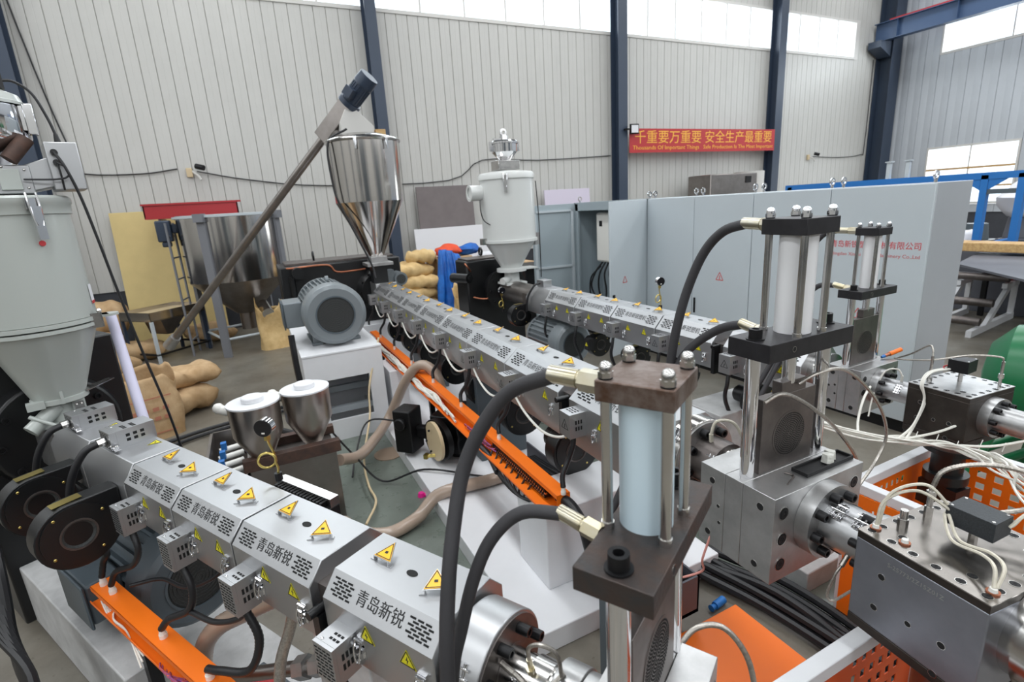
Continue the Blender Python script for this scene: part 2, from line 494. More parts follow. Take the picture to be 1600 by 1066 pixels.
# right wall with a high window band and one low window
wr = struct('wall_right', MB().box(XR+0.02, XR+0.3, YF, W, 0, 0.98), 'plinth')
n = int((W-YF)/0.8+0.999)
for i in range(n):
    y1 = W-i*0.8; y0 = max(YF, y1-0.8); w = y1-y0
    if w < 0.05: continue
    lo = y1 <= 10.01 and y0 >= 7.59
    hi = y1 <= 10.01
    segs = []
    z = 0.96
    if lo: segs += [(0.96, 1.20), (2.98, 5.85 if hi else ZR)]
    else: segs += [(0.96, 5.85 if hi else ZR)]
    if hi: segs += [(6.88, ZR)]
    for a, b in segs: sheet(wr, 'wallr', w, a, b, 0.40, (XR, y1, 0), R(-90))
window_band('window_5', 1.66, 12.0, 5.85, 6.88, 1.75, ((XR, W, 0), (0, 0, R(-90))))
w6 = window_band('window_6', 1.66, 3.94, 1.28, 2.96, 1.07, ((XR, W, 0), (0, 0, R(-90))))
f = MB(); f.box(1.66, 3.94, -0.03, 0.05, 2.28, 2.34); f.box(1.66, 3.94, -0.03, 0.05, 1.72, 1.77)
obj('transom', f, 'wood', w6)
# walls behind the camera and the roof with its skylight slots
# unseen dark doors, dado and pillars, added to put streaks into the steel's reflections
for i, (x0, x1) in enumerate(((-6.0, -1.5), (6.5, 11.0))):
    d = tag(obj('door_%d' % (i+1), MB().box(x0, x1, YF, YF+0.06, 0, 4.4), 'darkgrey'), kind='structure')
    for k in range(11): obj('door_slat', MB().box(x0+0.05, x1-0.05, YF+0.06, YF+0.08, 0.1+0.39*k, 0.42+0.39*k), 'motordk', d)
for i, x0 in enumerate((-8.5, -0.6, 5.6, 12.0, 18.0)): tag(obj('trim_%d' % (i+1), MB().box(x0-0.2, x0+0.2, YF, YF+0.35, 0, ZR), 'colsteel'), kind='structure')
for i, y0 in enumerate((-7.0, -1.0, 5.0)): tag(obj('trim_%d' % (i+6), MB().box(XL, XL+0.35, y0-0.2, y0+0.2, 0, ZR), 'colsteel'), kind='structure')
tag(obj('baseboard_front', MB().box(XL, XR, YF, YF+0.03, 0, 1.1), 'plinth'), kind='structure')
tag(obj('baseboard_left', MB().box(XL, XL+0.03, YF, W, 0, 1.1), 'plinth'), kind='structure')
wf = struct('wall_front', MB().box(XL, XR, YF-0.3, YF, 0, 5.2).box(XL, XR, YF-0.3, YF, 7.2, ZR), 'wallb')
wl = struct('wall_left', MB().box(XL-0.3, XL, YF, W, 0, 5.2).box(XL-0.3, XL, YF, W, 7.2, ZR), 'wallb')
rm = MB(); xs = [XL-0.3]
for s in SKY_X: xs += [s-0.72, s+0.72]
xs.append(XR+0.3)
for a, b in zip(xs[0::2], xs[1::2]): rm.box(a, b, YF-0.3, W+0.3, ZR, ZR+0.15)
rm.box(XL-0.3, XR+0.3, YF-0.3, -8.7, ZR, ZR+0.15); rm.box(XL-0.3, XR+0.3, 10.7, W+0.3, ZR, ZR+0.15)
struct('ceiling', rm, 'roof')

# steel pillars: H sections, web square to the wall
def pillar(x, w, label, d=0.34):
    t = thing('steel_pillar', label, 'pillar', (x, W, 0), 0, 'slate blue steel pillars along the back wall')
    m = MB(); m.box(-w/2, w/2, -d, -d+0.018, 0, ZR); obj('flange', m, 'colsteel', t)
    m = MB(); m.box(-w/2, w/2, -0.05, -0.032, 0, ZR); obj('flange', m, 'colsteel', t)
    m = MB(); m.box(-0.01, 0.01, -d+0.018, -0.05, 0, ZR); obj('web', m, 'colsteel', t)
    m = MB(); m.box(-w/2-0.05, w/2+0.05, -d-0.05, 0.0, 0, 0.02); obj('base_plate', m, 'colsteel', t)
    return t
pillar(-2.95, 0.26, 'slate blue steel pillar at the far end of the back wall beside the grey hopper loader')
pillar(2.83, 0.22, 'slate blue steel pillar behind the slanted screw conveyor motor')
pillar(8.93, 0.28, 'slate blue steel pillar with the floodlight beside the red banner')
pillar(14.72, 0.30, 'slate blue steel pillar at the end of the red banner')
t = thing('corner_pillar', 'thick slate blue steel pillar in the corner carrying the crane beam', 'pillar', (20.02, W-0.28, 0), 0)
m = MB(); m.box(-0.26, 0.26, -0.25, -0.23, 0, ZR); m.box(-0.26, 0.26, 0.23, 0.25, 0, ZR); obj('flange', m, 'colsteel', t)
m = MB(); m.box(-0.012, 0.012, -0.23, 0.23, 0, ZR); obj('web', m, 'colsteel', t)
m = MB(); m.poly([(-0.26, -0.2, 6.0), (-0.85, -0.2, 6.25), (-0.85, -0.2, 6.45), (-0.26, -0.2, 6.45)], (0, 0.4, 0)); obj('bracket', m, 'colsteel', t)
t = thing('crane_beam', 'blue crane runway beam along the grey wall with red conductor bar', 'beam', (19.5, 0, 0), 0)
m = MB(); m.box(-0.14, 0.14, YF+0.3, W-0.1, 6.98, 7.0); m.box(-0.14, 0.14, YF+0.3, W-0.1, 6.46, 6.48); m.box(-0.008, 0.008, YF+0.3, W-0.1, 6.48, 6.98)
for k in range(9): m.box(-0.13, 0.0, W-0.8-k*1.6, W-0.79-k*1.6, 6.48, 6.98)
obj('girder', m, 'beam', t)
m = MB(); m.box(0.06, 0.11, YF+0.5, W-0.45, 7.0, 7.09); obj('conductor_bar', m, 'redpaint', t)

# ---- things on the back wall
t = thing('banner', 'red safety banner with yellow lettering hung between two slate pillars', 'banner', (11.83, W-0.36, 0))
m = MB(); m.box(-2.72, 2.74, 0, 0.01, 3.16, 3.75); obj('cloth', m, 'redpaint', t)
MT['gold'] = mat('yellow_print', (236, 176, 60), 0.5)
tm = textmesh('千重要万重要 安全生产最重要', 'gold', 0.35, 0.002)
o = place_text(tm, t, (0.03, -0.001, 3.52), (1, 0, 0), (0, 0, 1), 5.15/max(0.01, tm.vertices and (max(v.co.x for v in tm.vertices)-min(v.co.x for v in tm.vertices))), 1.0)
tm = textmesh('Thousands Of Important Things   Safe Production Is The Most Important', 'gold', 0.145, 0.002)
place_text(tm, t, (0.03, -0.001, 3.28), (1, 0, 0), (0, 0, 1), 5.3/max(0.01, max(v.co.x for v in tm.vertices)-min(v.co.x for v in tm.vertices)), 1.0)

t = thing('floodlight', 'small square floodlight on the slate pillar above the red banner end', 'floodlight', (9.17, W-0.5, 3.72), R(-10))
obj('housing', MB().box(-0.12, 0.12, 0.0, 0.06, -0.12, 0.12), 'boltblack', t, 0.01)
obj('lens', MB().box(-0.095, 0.095, -0.006, 0.0, -0.09, 0.09), 'pvc', t)
obj('bracket', MB().box(-0.24, -0.10, 0.02, 0.05, -0.02, 0.02).box(-0.25, -0.20, 0.02, 0.17, -0.02, 0.02), 'boltblack', t)

def wall_cable(pts, label):
    return tag(obj('wall_cable', MB().tube(pts, 0.012, 6, 4), 'cable'), label, 'cable')
wall_cable([(-3.1, W-0.04, 9.0), (-2.9, W-0.04, 7.2), (-2.62, W-0.04, 4.6), (-2.4, W-0.04, 3.2), (-2.3, W-0.04, 3.0), (-1.5, W-0.04, 2.98), (-0.95, W-0.04, 3.05)], 'black cable running down and along the wall to the small camera')
wall_cable([(-0.65, W-0.04, 3.0), (0.2, W-0.04, 2.82), (1.6, W-0.04, 2.66), (4.24, W-0.04, 2.67), (5.1, W-0.04, 3.09), (6.6, W-0.04, 3.06), (8.75, W-0.04, 3.13)], 'thin grey cable sagging along the wall behind the hoppers')
wall_cable([(16.9, W-0.04, 2.98), (18.2, W-0.04, 2.93), (19.4, W-0.04, 3.0), (19.6, W-0.04, 3.3), (19.62, W-0.04, 6.0)], 'thin cable from the small wall fan to the corner')
def wallcam(x, z, label, cat):
    t = thing('wall_camera' if cat == 'camera' else 'wall_bracket', label, cat, (x, W-0.02, z))
    obj('bracket', MB().box(-0.1, 0.0, -0.05, 0, -0.1, 0.06), 'beige', t, 0.008)
    obj('arm', MB().tube([(0, -0.03, 0), (0.08, -0.12, -0.08), (0.12, -0.14, -0.16)], 0.02, 6, 4), 'trimw', t)
    obj('head', MB().cyl((0.08, -0.14, 0.08), (0.2, -0.22, 0.04), 0.05, 0.05, 10), 'boltblack', t)
wallcam(-0.72, 3.0, 'small surveillance camera on the wall above the steel silo', 'camera')
wallcam(16.7, 2.98, 'small dark device on the wall near the corner', 'bracket')

def leaning_board(name, x0, x1, z0, z1, y0, tilt, key, label, cat='board', th=0.03):
    o = obj(name, MB().box(x0, x1, -th, 0, 0, z1-z0), key, None, 0.003)
    o.location = (0, y0, z0); o.rotation_euler = (R(tilt), 0, 0)
    return tag(o, label, cat)
leaning_board('yellow_board', -2.12, -0.62, 0.0, 2.36, 11.15, -9, 'yellowboard', 'tall yellow board leaning on the wall behind the silo')
leaning_board('grey_board', 3.42, 4.74, 1.62, 2.55, 11.42, -3, 'greyboard', 'grey brown board standing above the white sheet by the wall')
leaning_board('white_sheet', 3.25, 5.6, 0.0, 1.66, 11.2, -5, 'pvc', 'large white sheet leaning on the wall behind the blue tarp')
leaning_board('lilac_board', 6.58, 7.9, 0.0, 2.35, 11.2, -4, 'lilac', 'pale lilac board against the wall behind the open cabinet')
t = thing('red_trough', 'long red plastic trough behind the top of the steel silo', 'trough', (0, 10.95, 0))
m = MB(); m.box(-1.5, -0.08, -0.25, -0.23, 2.2, 2.42); m.box(-1.5, -0.08, 0.1, 0.12, 2.2, 2.42); m.box(-1.5, -1.48, -0.25, 0.12, 2.2, 2.42); m.box(-0.1, -0.08, -0.25, 0.12, 2.2, 2.42); m.box(-1.5, -0.08, -0.25, 0.12, 2.18, 2.2)
m.box(-1.52, -0.02, -0.27, -0.25, 2.40, 2.43); obj('tub', m, 'redplastic', t)
for xx in (-1.3, -0.3): obj('wall_bracket', MB().box(xx-0.02, xx+0.02, -0.2, 0.64, 2.14, 2.18), 'machdark', t)
t = thing('steel_tank', 'square stainless tank standing behind the control cabinets', 'tank', (0, 0, 0))
m = MB(); m.box(11.0, 12.75, 10.3, 11.1, 0.0, 2.5); obj('body', m, 'inox2', t, 0.02)
m = MB(); m.cyl((12.9, 10.7, 0), (12.9, 10.7, 2.55), 0.4, 0.4, 24); obj('drum', m, 'trimw', t)
m = MB(); m.box(12.3, 12.5, 10.28, 10.3, 2.25, 2.42); obj('hatch', m, 'boltblack', t)
# ================================================================ extruders
# local frame of a line: x = flow direction (towards the die), y = to the far side, z up
RZ1, RZ2 = math.atan2(-0.8684, 0.4958), R(-90)
O1, O2, O3 = (0.6348, 0.3624, 0), (1.44, 0, 0), (2.70, 0, 0)
AX = 1.06                                        # barrel axis height

def grille_on(o, ex, ey, w, h, rows, cols, sl=0.62):
    m = MB(); ex, ey = Vector(ex).normalized(), Vector(ey).normalized(); o = Vector(o)
    cw, rh = w/cols, h/rows
    for r_ in range(rows):
        for c in range(cols):
            off = 0.0 if r_ % 2 == 0 else cw*0.5
            cx = -w/2+(c+0.5)*cw+off-cw*0.25
            ww = cw*0.74
            if cx+ww/2 > w/2: ww = max(0.003, w/2-(cx-ww/2)); cx = w/2-ww/2
            m.patch(o+ex*cx+ey*(h/2-(r_+0.5)*rh), ex, ey, ww, rh*sl, 0.0006)
    return m

def tri(m, c, ex, ey, s, t=0.001):
    c, ex, ey = Vector(c), Vector(ex).normalized(), Vector(ey).normalized()
    h = s*0.866
    return m.poly([c-ex*s/2-ey*h/3, c+ex*s/2-ey*h/3, c+ey*h*2/3], ex.cross(ey)*t)

def warn_sticker_mesh(s):
    m = MB(); m.use('sticky'); tri(m, (0, 0, 0), (1, 0, 0), (0, 0, 1), s, 0.0008)
    m.use('ink')
    for a, b in (((-0.5, -0.2887), (0.5, -0.2887)), ((0.5, -0.2887), (0, 0.577)), ((0, 0.577), (-0.5, -0.2887))):
        p, q = Vector((a[0]*s*0.86, -0.0009, a[1]*s*0.86)), Vector((b[0]*s*0.86, -0.0009, b[1]*s*0.86)); d = (q-p)
        m.patch((p+q)/2, d, Vector((0, -1, 0)).cross(d), d.length, s*0.05, 0.0004)
    m.poly([(0.03*s, -0.0009, 0.25*s), (-0.09*s, -0.0009, 0.0), (0.0, -0.0009, 0.02*s), (-0.03*s, -0.0009, -0.2*s), (0.09*s, -0.0009, 0.06*s), (0.01*s, -0.0009, 0.05*s)], (0, -0.0004, 0))
    return m

def warn_plate_mesh(s):
    """raised amber triangle on a folded bracket"""
    m = MB(); ex, ey = (1, 0, 0), (0, 0.95, 0.3)
    m.use('cover'); tri(m, (0, 0, 0.014), ex, ey, s*1.08, 0.003)
    m.box(-s*0.68, -s*0.4, -s*0.36, -s*0.2, 0, 0.003); m.box(-s*0.46, -s*0.42, -s*0.36, -s*0.2, 0, 0.012); m.box(s*0.4, s*0.6, -s*0.4, -s*0.22, 0, 0.003); m.box(s*0.38, s*0.42, -s*0.36, -s*0.2, 0, 0.012)
    m.use('plate'); tri(m, (0, 0, 0.0175), ex, ey, s*0.98, 0.001)
    m.use('ink')
    n = Vector(ex).cross(Vector(ey).normalized())
    e2 = Vector(ey).normalized(); c = Vector((0, 0, 0.0188))
    for a, b in (((-0.5, -0.2887), (0.5, -0.2887)), ((0.5, -0.2887), (0, 0.577)), ((0, 0.577), (-0.5, -0.2887))):
        p = c+Vector(ex)*a[0]*s*0.84+e2*a[1]*s*0.84; q = c+Vector(ex)*b[0]*s*0.84+e2*b[1]*s*0.84; d = q-p
        m.patch((p+q)/2, d, n.cross(d), d.length, s*0.035, 0.0003)
    m.patch(c+e2*0.02*s, ex, e2, s*0.16, s*0.12, 0.0003)
    return m

def latch_mesh():
    m = MB().use('chrome')
    m.box(-0.012, 0.012, -0.004, 0, -0.03, 0.03)
    m.tube([(-0.009, -0.010, 0.026), (-0.011, -0.018, 0.0), (-0.004, -0.020, -0.028), (0.004, -0.020, -0.028), (0.011, -0.018, 0.0), (0.009, -0.010, 0.026)], 0.0022, 6, 4)
    m.cyl((-0.014, -0.008, 0.022), (0.014, -0.008, 0.022), 0.005, 0.005, 8); m.cyl((-0.014, -0.008, 0.0), (0.014, -0.008, 0.0), 0.005, 0.005, 8)
    m.box(-0.007, 0.007, -0.016, -0.003, -0.026, -0.008)
    return m
LATCH = latch_mesh().mesh('latch')

def cover_meshes(ht, hs, zt, zc, zb, L, text, tag_):
    body = MB().poly([(0, -ht, zt), (0, ht, zt), (0, hs, zc), (0, hs, zb), (0, -hs, zb), (0, -hs, zc)], (L, 0, 0)).mesh('barrel_cover', 'cover')
    ey = Vector((0, hs-ht, zt-zc)).normalized(); mid = Vector((L/2, -(ht+hs)/2, (zt+zc)/2)); wslope = math.hypot(hs-ht, zt-zc)
    gw = L*0.19
    gr = grille_on((0, 0, 0), (1, 0, 0), ey, gw, wslope*0.62, 6, 3).mesh('vent_grille', 'hole')
    tm = textmesh(text, 'ink', 1.0, 0.0)
    hole = MB().lathe([(0, 0.0), (0.5, 0.0), (0.5, 0.06), (0, 0.06)], (0, 0, 0), (0, 0, 1), 14).mesh('inspection_hole', 'hole')
    s = 0.062*(L/0.37)**0.5
    return dict(body=body, gr=gr, tm=tm, hole=hole, ey=ey, mid=mid, ws=wslope, gw=gw, plate=warn_plate_mesh(0.058*(L/0.37)**0.45).mesh('warning_plate'),
                st=warn_sticker_mesh(0.052*(L/0.37)**0.35).mesh('warning_sticker'), L=L, ht=ht, hs=hs, zt=zt, zc=zc, zb=zb, n=len(text))

def put_cover(ext, cm, x0, latches=(0.36, 0.9), stickers=(0.42, 0.78), first=False):
    c = obj('barrel_cover', cm['body'], None, ext, 0.0025, loc=(x0, 0, 0))
    L = cm['L']; nrm = Vector((1, 0, 0)).cross(cm['ey'])
    for u in (0.15, 0.85):
        p = cm['mid']+Vector(((u-0.5)*L, 0, 0))+nrm*0.0004
        obj('vent_grille', cm['gr'], None, c, loc=p)
    vs = cm['tm'].vertices; wx = max(v.co.x for v in vs)-min(v.co.x for v in vs); hy = max(v.co.y for v in vs)-min(v.co.y for v in vs)
    place_text(cm['tm'], c, cm['mid']+nrm*0.001, (1, 0, 0), cm['ey'], L*(0.42 if cm['n'] < 5 else 0.46)/wx, cm['ws']*(0.50 if cm['n'] < 5 else 0.36)/hy)
    k = (L/0.37)**0.5
    obj('warning_plate', cm['plate'], None, c, loc=(L*0.26, 0.008, cm['zt']))
    o = obj('warning_plate', cm['plate'], None, c, loc=(L*0.76, -0.008, cm['zt'])); o.rotation_euler = (0, 0, R(35))
    o = obj('inspection_hole', cm['hole'], None, c, loc=(L*0.52, 0.0, cm['zt']+0.0003)); o.scale = (0.034*k, 0.02*k, 0.02)
    for u in stickers: obj('warning_sticker', cm['st'], None, c, loc=(u*L, -cm['hs']-0.0003, cm['zc']-0.045*k))
    for u in latches: obj('latch', LATCH, None, c, loc=(u*L, -cm['hs'], cm['zc']-0.085*k))
    return c

def tbox_mesh(w, d, h):
    """terminal box: back at y=0, front at y=-d, top at z=0"""
    m = MB().use('cover'); m.box(0, w, -d, 0, -h, 0)
    m.box(-0.001, w+0.001, -d*0.86, -d*0.84, -h-0.001, 0.001)
    m.use('hole')
    for i in range(9):
        for j in range(4): m.patch((w*(0.14+0.22*j+(0.05 if i % 2 else 0)), -d-0.0002, -h*(0.12+0.095*i)), (1, 0, 0), (0, 0, 1), w*0.16, h*0.035, 0.0006)
    for i in range(2):
        for j in range(3): m.patch((w*(0.5+0.17*j), -d*(0.42+0.2*i), 0.0002), (1, 0, 0), (0, 1, 0), w*0.12, d*0.09, 0.0006)
    for i in range(3):
        for j in range(2): m.patch((w+0.0002, -d*(0.62-0.16*i), -h*(0.36+0.26*j)), (0, 1, 0), (0, 0, 1), d*0.09, h*0.16, 0.0006)
    m.use('chrome'); m.ball((w*0.25, -d*0.78, 0.001), 0.004, 8, (1, 1, 0.5))
    return m

def warn_box_mesh(w, d, h):
    m = MB().use('cover'); m.box(0, w, -d, 0, -h, 0)
    m.use('hole')
    for i in range(3):
        for j in range(3): m.patch((w*(0.2+0.25*j), -d*(0.3+0.17*i), 0.0002), (1, 0, 0), (0, 1, 0), w*0.18, d*0.08, 0.0006)
    for i in range(3):
        for j in range(2): m.patch((w+0.0002, -d*(0.62-0.16*i), -h*(0.36+0.26*j)), (0, 1, 0), (0, 0, 1), d*0.09, h*0.16, 0.0006)
    m.use('ink'); s = w*0.62
    for a, b in (((-0.5, -0.2887), (0.5, -0.2887)), ((0.5, -0.2887), (0, 0.577)), ((0, 0.577), (-0.5, -0.2887))):
        p, q = Vector((w/2+a[0]*s, -d-0.0002, -h*0.52+a[1]*s)), Vector((w/2+b[0]*s, -d-0.0002, -h*0.52+b[1]*s)); dd = (q-p)
        m.patch((p+q)/2, dd, Vector((0, -1, 0)).cross(dd), dd.length, s*0.06, 0.0004)
    m.patch((w/2, -d-0.0002, -h*0.53), (0.3, 0, 1), (1, 0, -0.3), s*0.4, s*0.09, 0.0004)
    return m

def bolts_ring(m, c, d, rad, n, r, h, a0=0.0):
    x, y, d = basis(d); c = Vector(c)
    def mk():
        q = MB().use('boltblack'); q.lathe([(r, 0), (r, h*0.9), (r*0.94, h), (r*0.55, h), (r*0.55, h*0.5)], (0, 0, 0), (0, 0, 1), 12)
        q.use('hole'); q.cyl((0, 0, h*0.4), (0, 0, h*0.5), r*0.55, r*0.55, 6); return q
    for k in range(n):
        a = a0+2*math.pi*k/n; p = c+(x*math.cos(a)+y*math.sin(a))*rad
        piece(m, 'flange_bolt', ('fb', round(r, 4), round(h, 4)), mk, p, d)

def clamp_mesh(s=1.0):
    """bright screw clamp of a heater band, flat on the local xy plane"""
    m = MB().use('chrome')
    m.box(-0.035*s, 0.035*s, -0.02*s, 0.02*s, 0, 0.0025)
    for yy in (-0.010*s, 0.010*s): m.cyl((-0.034*s, yy, 0.007*s), (0.034*s, yy, 0.007*s), 0.006*s, 0.006*s, 10)
    for xx in (-0.022*s, 0.0, 0.022*s): m.cyl((xx, -0.024*s, 0.011*s), (xx, 0.024*s, 0.011*s), 0.0032*s, 0.0032*s, 8)
    return m
CLAMP = clamp_mesh(1.0).mesh('band_clamp')
def put_clamp(parent, p, ex, ey, s=1.0):
    o = obj('band_clamp', CLAMP, None, parent)
    ex, ey = Vector(ex).normalized(), -Vector(ey).normalized(); m = Matrix((ex*s, ey*s, ex.cross(ey)*s)).transposed().to_4x4(); m.translation = Vector(p); o.matrix_local = m

def gland(m, p, r=0.013, h=0.035, key='whiteplastic'):
    m.use(key); m.cyl(p, Vector(p)+Vector((0, 0, h*0.45)), r, r, 10); m.cyl(Vector(p)+Vector((0, 0, h*0.45)), Vector(p)+Vector((0, 0, h)), r*0.9, r*0.68, 10)

def blower(name, label, loc, rz, r=0.13, w=0.085, reach=0.17, group=None, gap=True):
    """snail-shell blower: disc normal +x, outlet towards +y at the top"""
    t = thing(name, label, 'blower', loc, rz, group)
    pts = []
    for k in range(25):
        a = R(90+ k*(270/24)); rr = r*(0.92+0.16*k/24)
        pts.append((0, math.cos(a)*rr, math.sin(a)*rr))
    pts += [(0, r*0.95, 0.0), (0, r*0.9, r*0.28), (0, reach, r*0.30), (0, reach, r*0.92)]
    m = MB().poly(pts, (-w, 0, 0)); obj('housing', m, 'black', t, 0.004)
    m = MB().ring((0.0, 0, 0), (1, 0, 0), r*0.42, r*0.86, 0.006, 32); obj('inlet_ring', m, 'black', t)
    m = MB().lathe([(r*0.42, 0.008), (r*0.40, -0.0), (r*0.3, -0.006), (0, -0.008)], (0.004, 0, 0), (1, 0, 0), 28); obj('inlet_mesh', m, 'grille', t)
    m = MB().ring((0.006, 0, 0), (1, 0, 0), r*0.40, r*0.45, 0.004, 28); obj('inlet_rim', m, 'machdark', t)
    m = MB()
    for k in range(4):
        a = R(35+90*k); piece(m, 'screw', ('scr', r), lambda: MB().use('brass').ball((0, 0, 0), r*0.045, 8, (1, 1, 0.6)), (0.007, math.cos(a)*r*0.78, math.sin(a)*r*0.78), (1, 0, 0))
    obj('screw', m, 'brass', t)
    m = MB(); m.patch((-w/2, -r*0.02, r*0.935), (0, 1, 0.06), (-1, 0, 0), r*0.7, w*0.55, 0.001); obj('rating_plate', m, 'brass', t)
    m = MB().cyl((-w, 0, 0), (-w-r*0.9, 0, 0), r*0.5, r*0.5, 20); m.cyl((-w-r*0.9, 0, 0), (-w-r*1.0, 0, 0), r*0.42, r*0.42, 20); obj('motor_can', m, 'black', t)
    return t

def foot_motor(name, label, loc, rz, r, L, key='motor', box_side=-1, foot=True, fins=26, base_z=None):
    """TEFC motor, fan cowl facing +x at x=0, shaft end at x=-L"""
    t = thing(name, label, 'motor', loc, rz)
    cw = 0.26*L
    m = MB().lathe([(r*0.58, 0.0), (r*0.86, 0.0), (r*0.97, -0.02), (r*1.0, -0.05), (r*1.0, -cw)], (0, 0, 0), (1, 0, 0), 44); obj('fan_cowl', m, key, t, sharp=30)
    m = MB().lathe([(0, -0.006), (r*0.60, -0.006)], (0, 0, 0), (1, 0, 0), 40)
    for q in range(1, 9): m.ring((-0.006, 0, 0), (1, 0, 0), r*0.60*q/9, r*0.60*q/9+r*0.012, 0.004, 30)
    obj('fan_grille', m, 'grille', t)
    m = MB().ring((-0.004, 0, 0), (1, 0, 0), r*0.58, r*0.625, 0.008, 40); obj('grille_rim', m, 'motordk', t)
    m = MB().cyl((-cw*0.9, 0, 0), (-L, 0, 0), r*0.84, r*0.84, 36)
    for k in range(fins):
        a = 2*math.pi*k/fins
        if 1.25*math.pi < a < 1.75*math.pi and foot: continue
        mt = Matrix.Rotation(a, 4, 'X'); m.box(-L*0.95, -cw, r*0.8, r*0.95, -0.006, 0.006, mt)
    m.cyl((-L*0.95, 0, 0), (-L, 0, 0), r*0.95, r*0.95, 36); obj('finned_body', m, key, t)
    m = MB().cyl((-L, 0, 0), (-L-0.12*L, 0, 0), r*0.3, r*0.3, 20); obj('shaft_boss', m, 'black', t)
    if box_side:
        y0 = box_side*r*0.9; y1 = box_side*(r*1.5)
        m = MB(); m.box(-L*0.78, -L*0.36, min(y0, y1), max(y0, y1), -r*0.42, r*0.42); tb = obj('terminal_box', m, key, t, 0.012)
        m = MB(); yy = y1+box_side*0.012; m.box(-L*0.80, -L*0.34, min(y1, yy), max(y1, yy), -r*0.46, r*0.46); obj('box_lid', m, 'motordk', tb, 0.006)
    if foot:
        for s in (-1, 1):
            m = MB(); m.box(-L*0.92, -cw, s*r*0.62-0.05, s*r*0.62+0.05, -r*1.06, -r*0.98); m.box(-L*0.9, -L*0.82, s*r*0.62-0.035, s*r*0.62+0.035, -r*1.0, -r*0.5); m.box(-cw*1.3, -cw*1.1, s*r*0.62-0.035, s*r*0.62+0.035, -r*1.0, -r*0.5); obj('foot', m, key, t)
    m = MB().ring((-L*0.55, 0, r*1.0), (0, 1, 0), r*0.07, r*0.13, 0.03, 20); obj('lifting_eye', m, key, t)
    return t

EXT = {}
def extruder(key, label, O, rz, geo, L, xs, x_start, x_end, text):
    e = thing('extruder', label, 'extruder', O, rz, 'three parallel working plastic extruders'); EXT[key] = e
    ht, hs, zt, zc, zb = geo
    cm = cover_meshes(ht, hs, zt, zc, zb, L-0.006, text, key)
    for i, x in enumerate(xs): put_cover(e, cm, x+0.003)
    m = MB().cyl((x_start-0.02, 0, AX), (x_end, 0, AX), (zt-zb)*0.30, None, 24); obj('barrel', m, 'machdark', e)
    m = MB().box(x_start, xs[-1]+L-0.02, -hs*0.8, hs*0.8, zb+0.02, zc); obj('insulation_liner', m, 'machdark', e)
    return e, cm

# ---------------- extruder 1 (turned, nearest)
e1, cm1 = extruder(1, 'short steel-covered extruder set at an angle in front beside the grey dryer', O1, RZ1, (0.081, 0.127, 1.2, 1.148, 1.0), 0.37, [-2.195, -1.822, -1.449, -1.032], -3.05, -0.56, '青岛新锐')
g1 = (0.081, 0.127, 1.2, 1.148, 1.0)
def plain_cover(e, x0, x1, g, key='cover'):
    ht, hs, zt, zc, zb = g
    return obj('feed_cover', MB().poly([(x0, -ht, zt), (x0, ht, zt), (x0, hs, zc-0.02), (x0, hs, zb), (x0, -hs, zb), (x0, -hs, zc-0.02)], (x1-x0, 0, 0)), key, e, 0.003)
for a, b in ((-2.62, -2.203), (-3.0, -2.626)):
    c = plain_cover(e1, a, b, g1)
    tb = obj('terminal_box', tbox_mesh(0.10, 0.16, 0.075), None, e1, 0.002)
    tb.rotation_euler = (0, 0, 0); tb.location = ((a+b)/2-0.09, 0.085, 1.275)
    obj('latch', LATCH, None, c, loc=((a+b)/2+0.02, -0.07, 1.21)).rotation_euler = (R(-90), 0, R(90))
    obj('warning_sticker', cm1['st'], None, c, loc=((a+b)/2+0.075, 0.05, 1.2005)).rotation_euler = (R(-90), 0, R(60))
    m = MB(); m.use('chromesoft'); m.hexnut(((a+b)/2-0.04, -0.078, 1.238), ((a+b)/2-0.04, -0.105, 1.236), 0.017)
    m.use('cable'); x_ = (a+b)/2-0.04
    m.tube([(x_, -0.1, 1.236), (x_-0.01, -0.15, 1.215), (x_-0.03, -0.2, 1.13), (x_-0.05, -0.225, 1.02), (x_-0.06, -0.22, 0.9)], 0.014, 10, 8)
    obj('power_cable', m, None, e1)
TB1 = tbox_mesh(0.07, 0.07, 0.105).mesh('terminal_box')
for x in (-2.155, -1.782, -1.409, -0.985): obj('terminal_box', TB1, None, e1, loc=(x, -0.127, 1.10))
m = MB().cyl((-1.055, -0.10, 1.10), (-1.055, -0.158, 1.10), 0.012, 0.012, 16); m.box(-1.068, -1.042, -0.14, -0.10, 0.99, 1.09); obj('thermocouple_post', m, 'black', e1)
# feed throat
m = MB(); m.box(-3.4, -3.0, -0.10, 0.10, 0.93, 1.16); obj('feed_throat', m, 'machined', e1, 0.004)
# barrel head flange, adapter
m = MB().cyl((-0.655, 0, AX), (-0.565, 0, AX), 0.128, 0.128, 56); obj('heater_drum', m, 'cover', e1, 0.003)
m = MB(); m.use('machdark'); m.cyl((-0.567, 0, AX), (-0.561, 0, AX), 0.12, 0.12, 40); bolts_ring(m, (-0.561, 0, AX), (1, 0, 0), 0.092, 8, 0.0125, 0.03, R(20)); obj('head_flange', m, None, e1)
m = MB().cyl((-0.56, 0, AX), (-0.44, 0, AX), 0.052, 0.052, 32); m.cyl((-0.5, 0, AX), (-0.455, 0, AX), 0.058, 0.058, 32); obj('adapter', m, 'chromesoft', e1)
m = MB().cyl((-0.44, 0, AX), (-0.385, 0, AX), 0.075, 0.075, 40); m.cyl((-0.385, 0, AX), (-0.34, 0, AX), 0.07, 0.07, 40); obj('adapter_flange', m, 'machined', e1, 0.002)
put_clamp(e1, (-0.61, -0.105, AX+0.056), (0.0, 0.45, 0.88), (1, 0, 0), 0.9)
put_clamp(e1, (-0.51, -0.055, AX+0.022), (0.0, 0.45, 0.88), (1, 0, 0), 0.7)
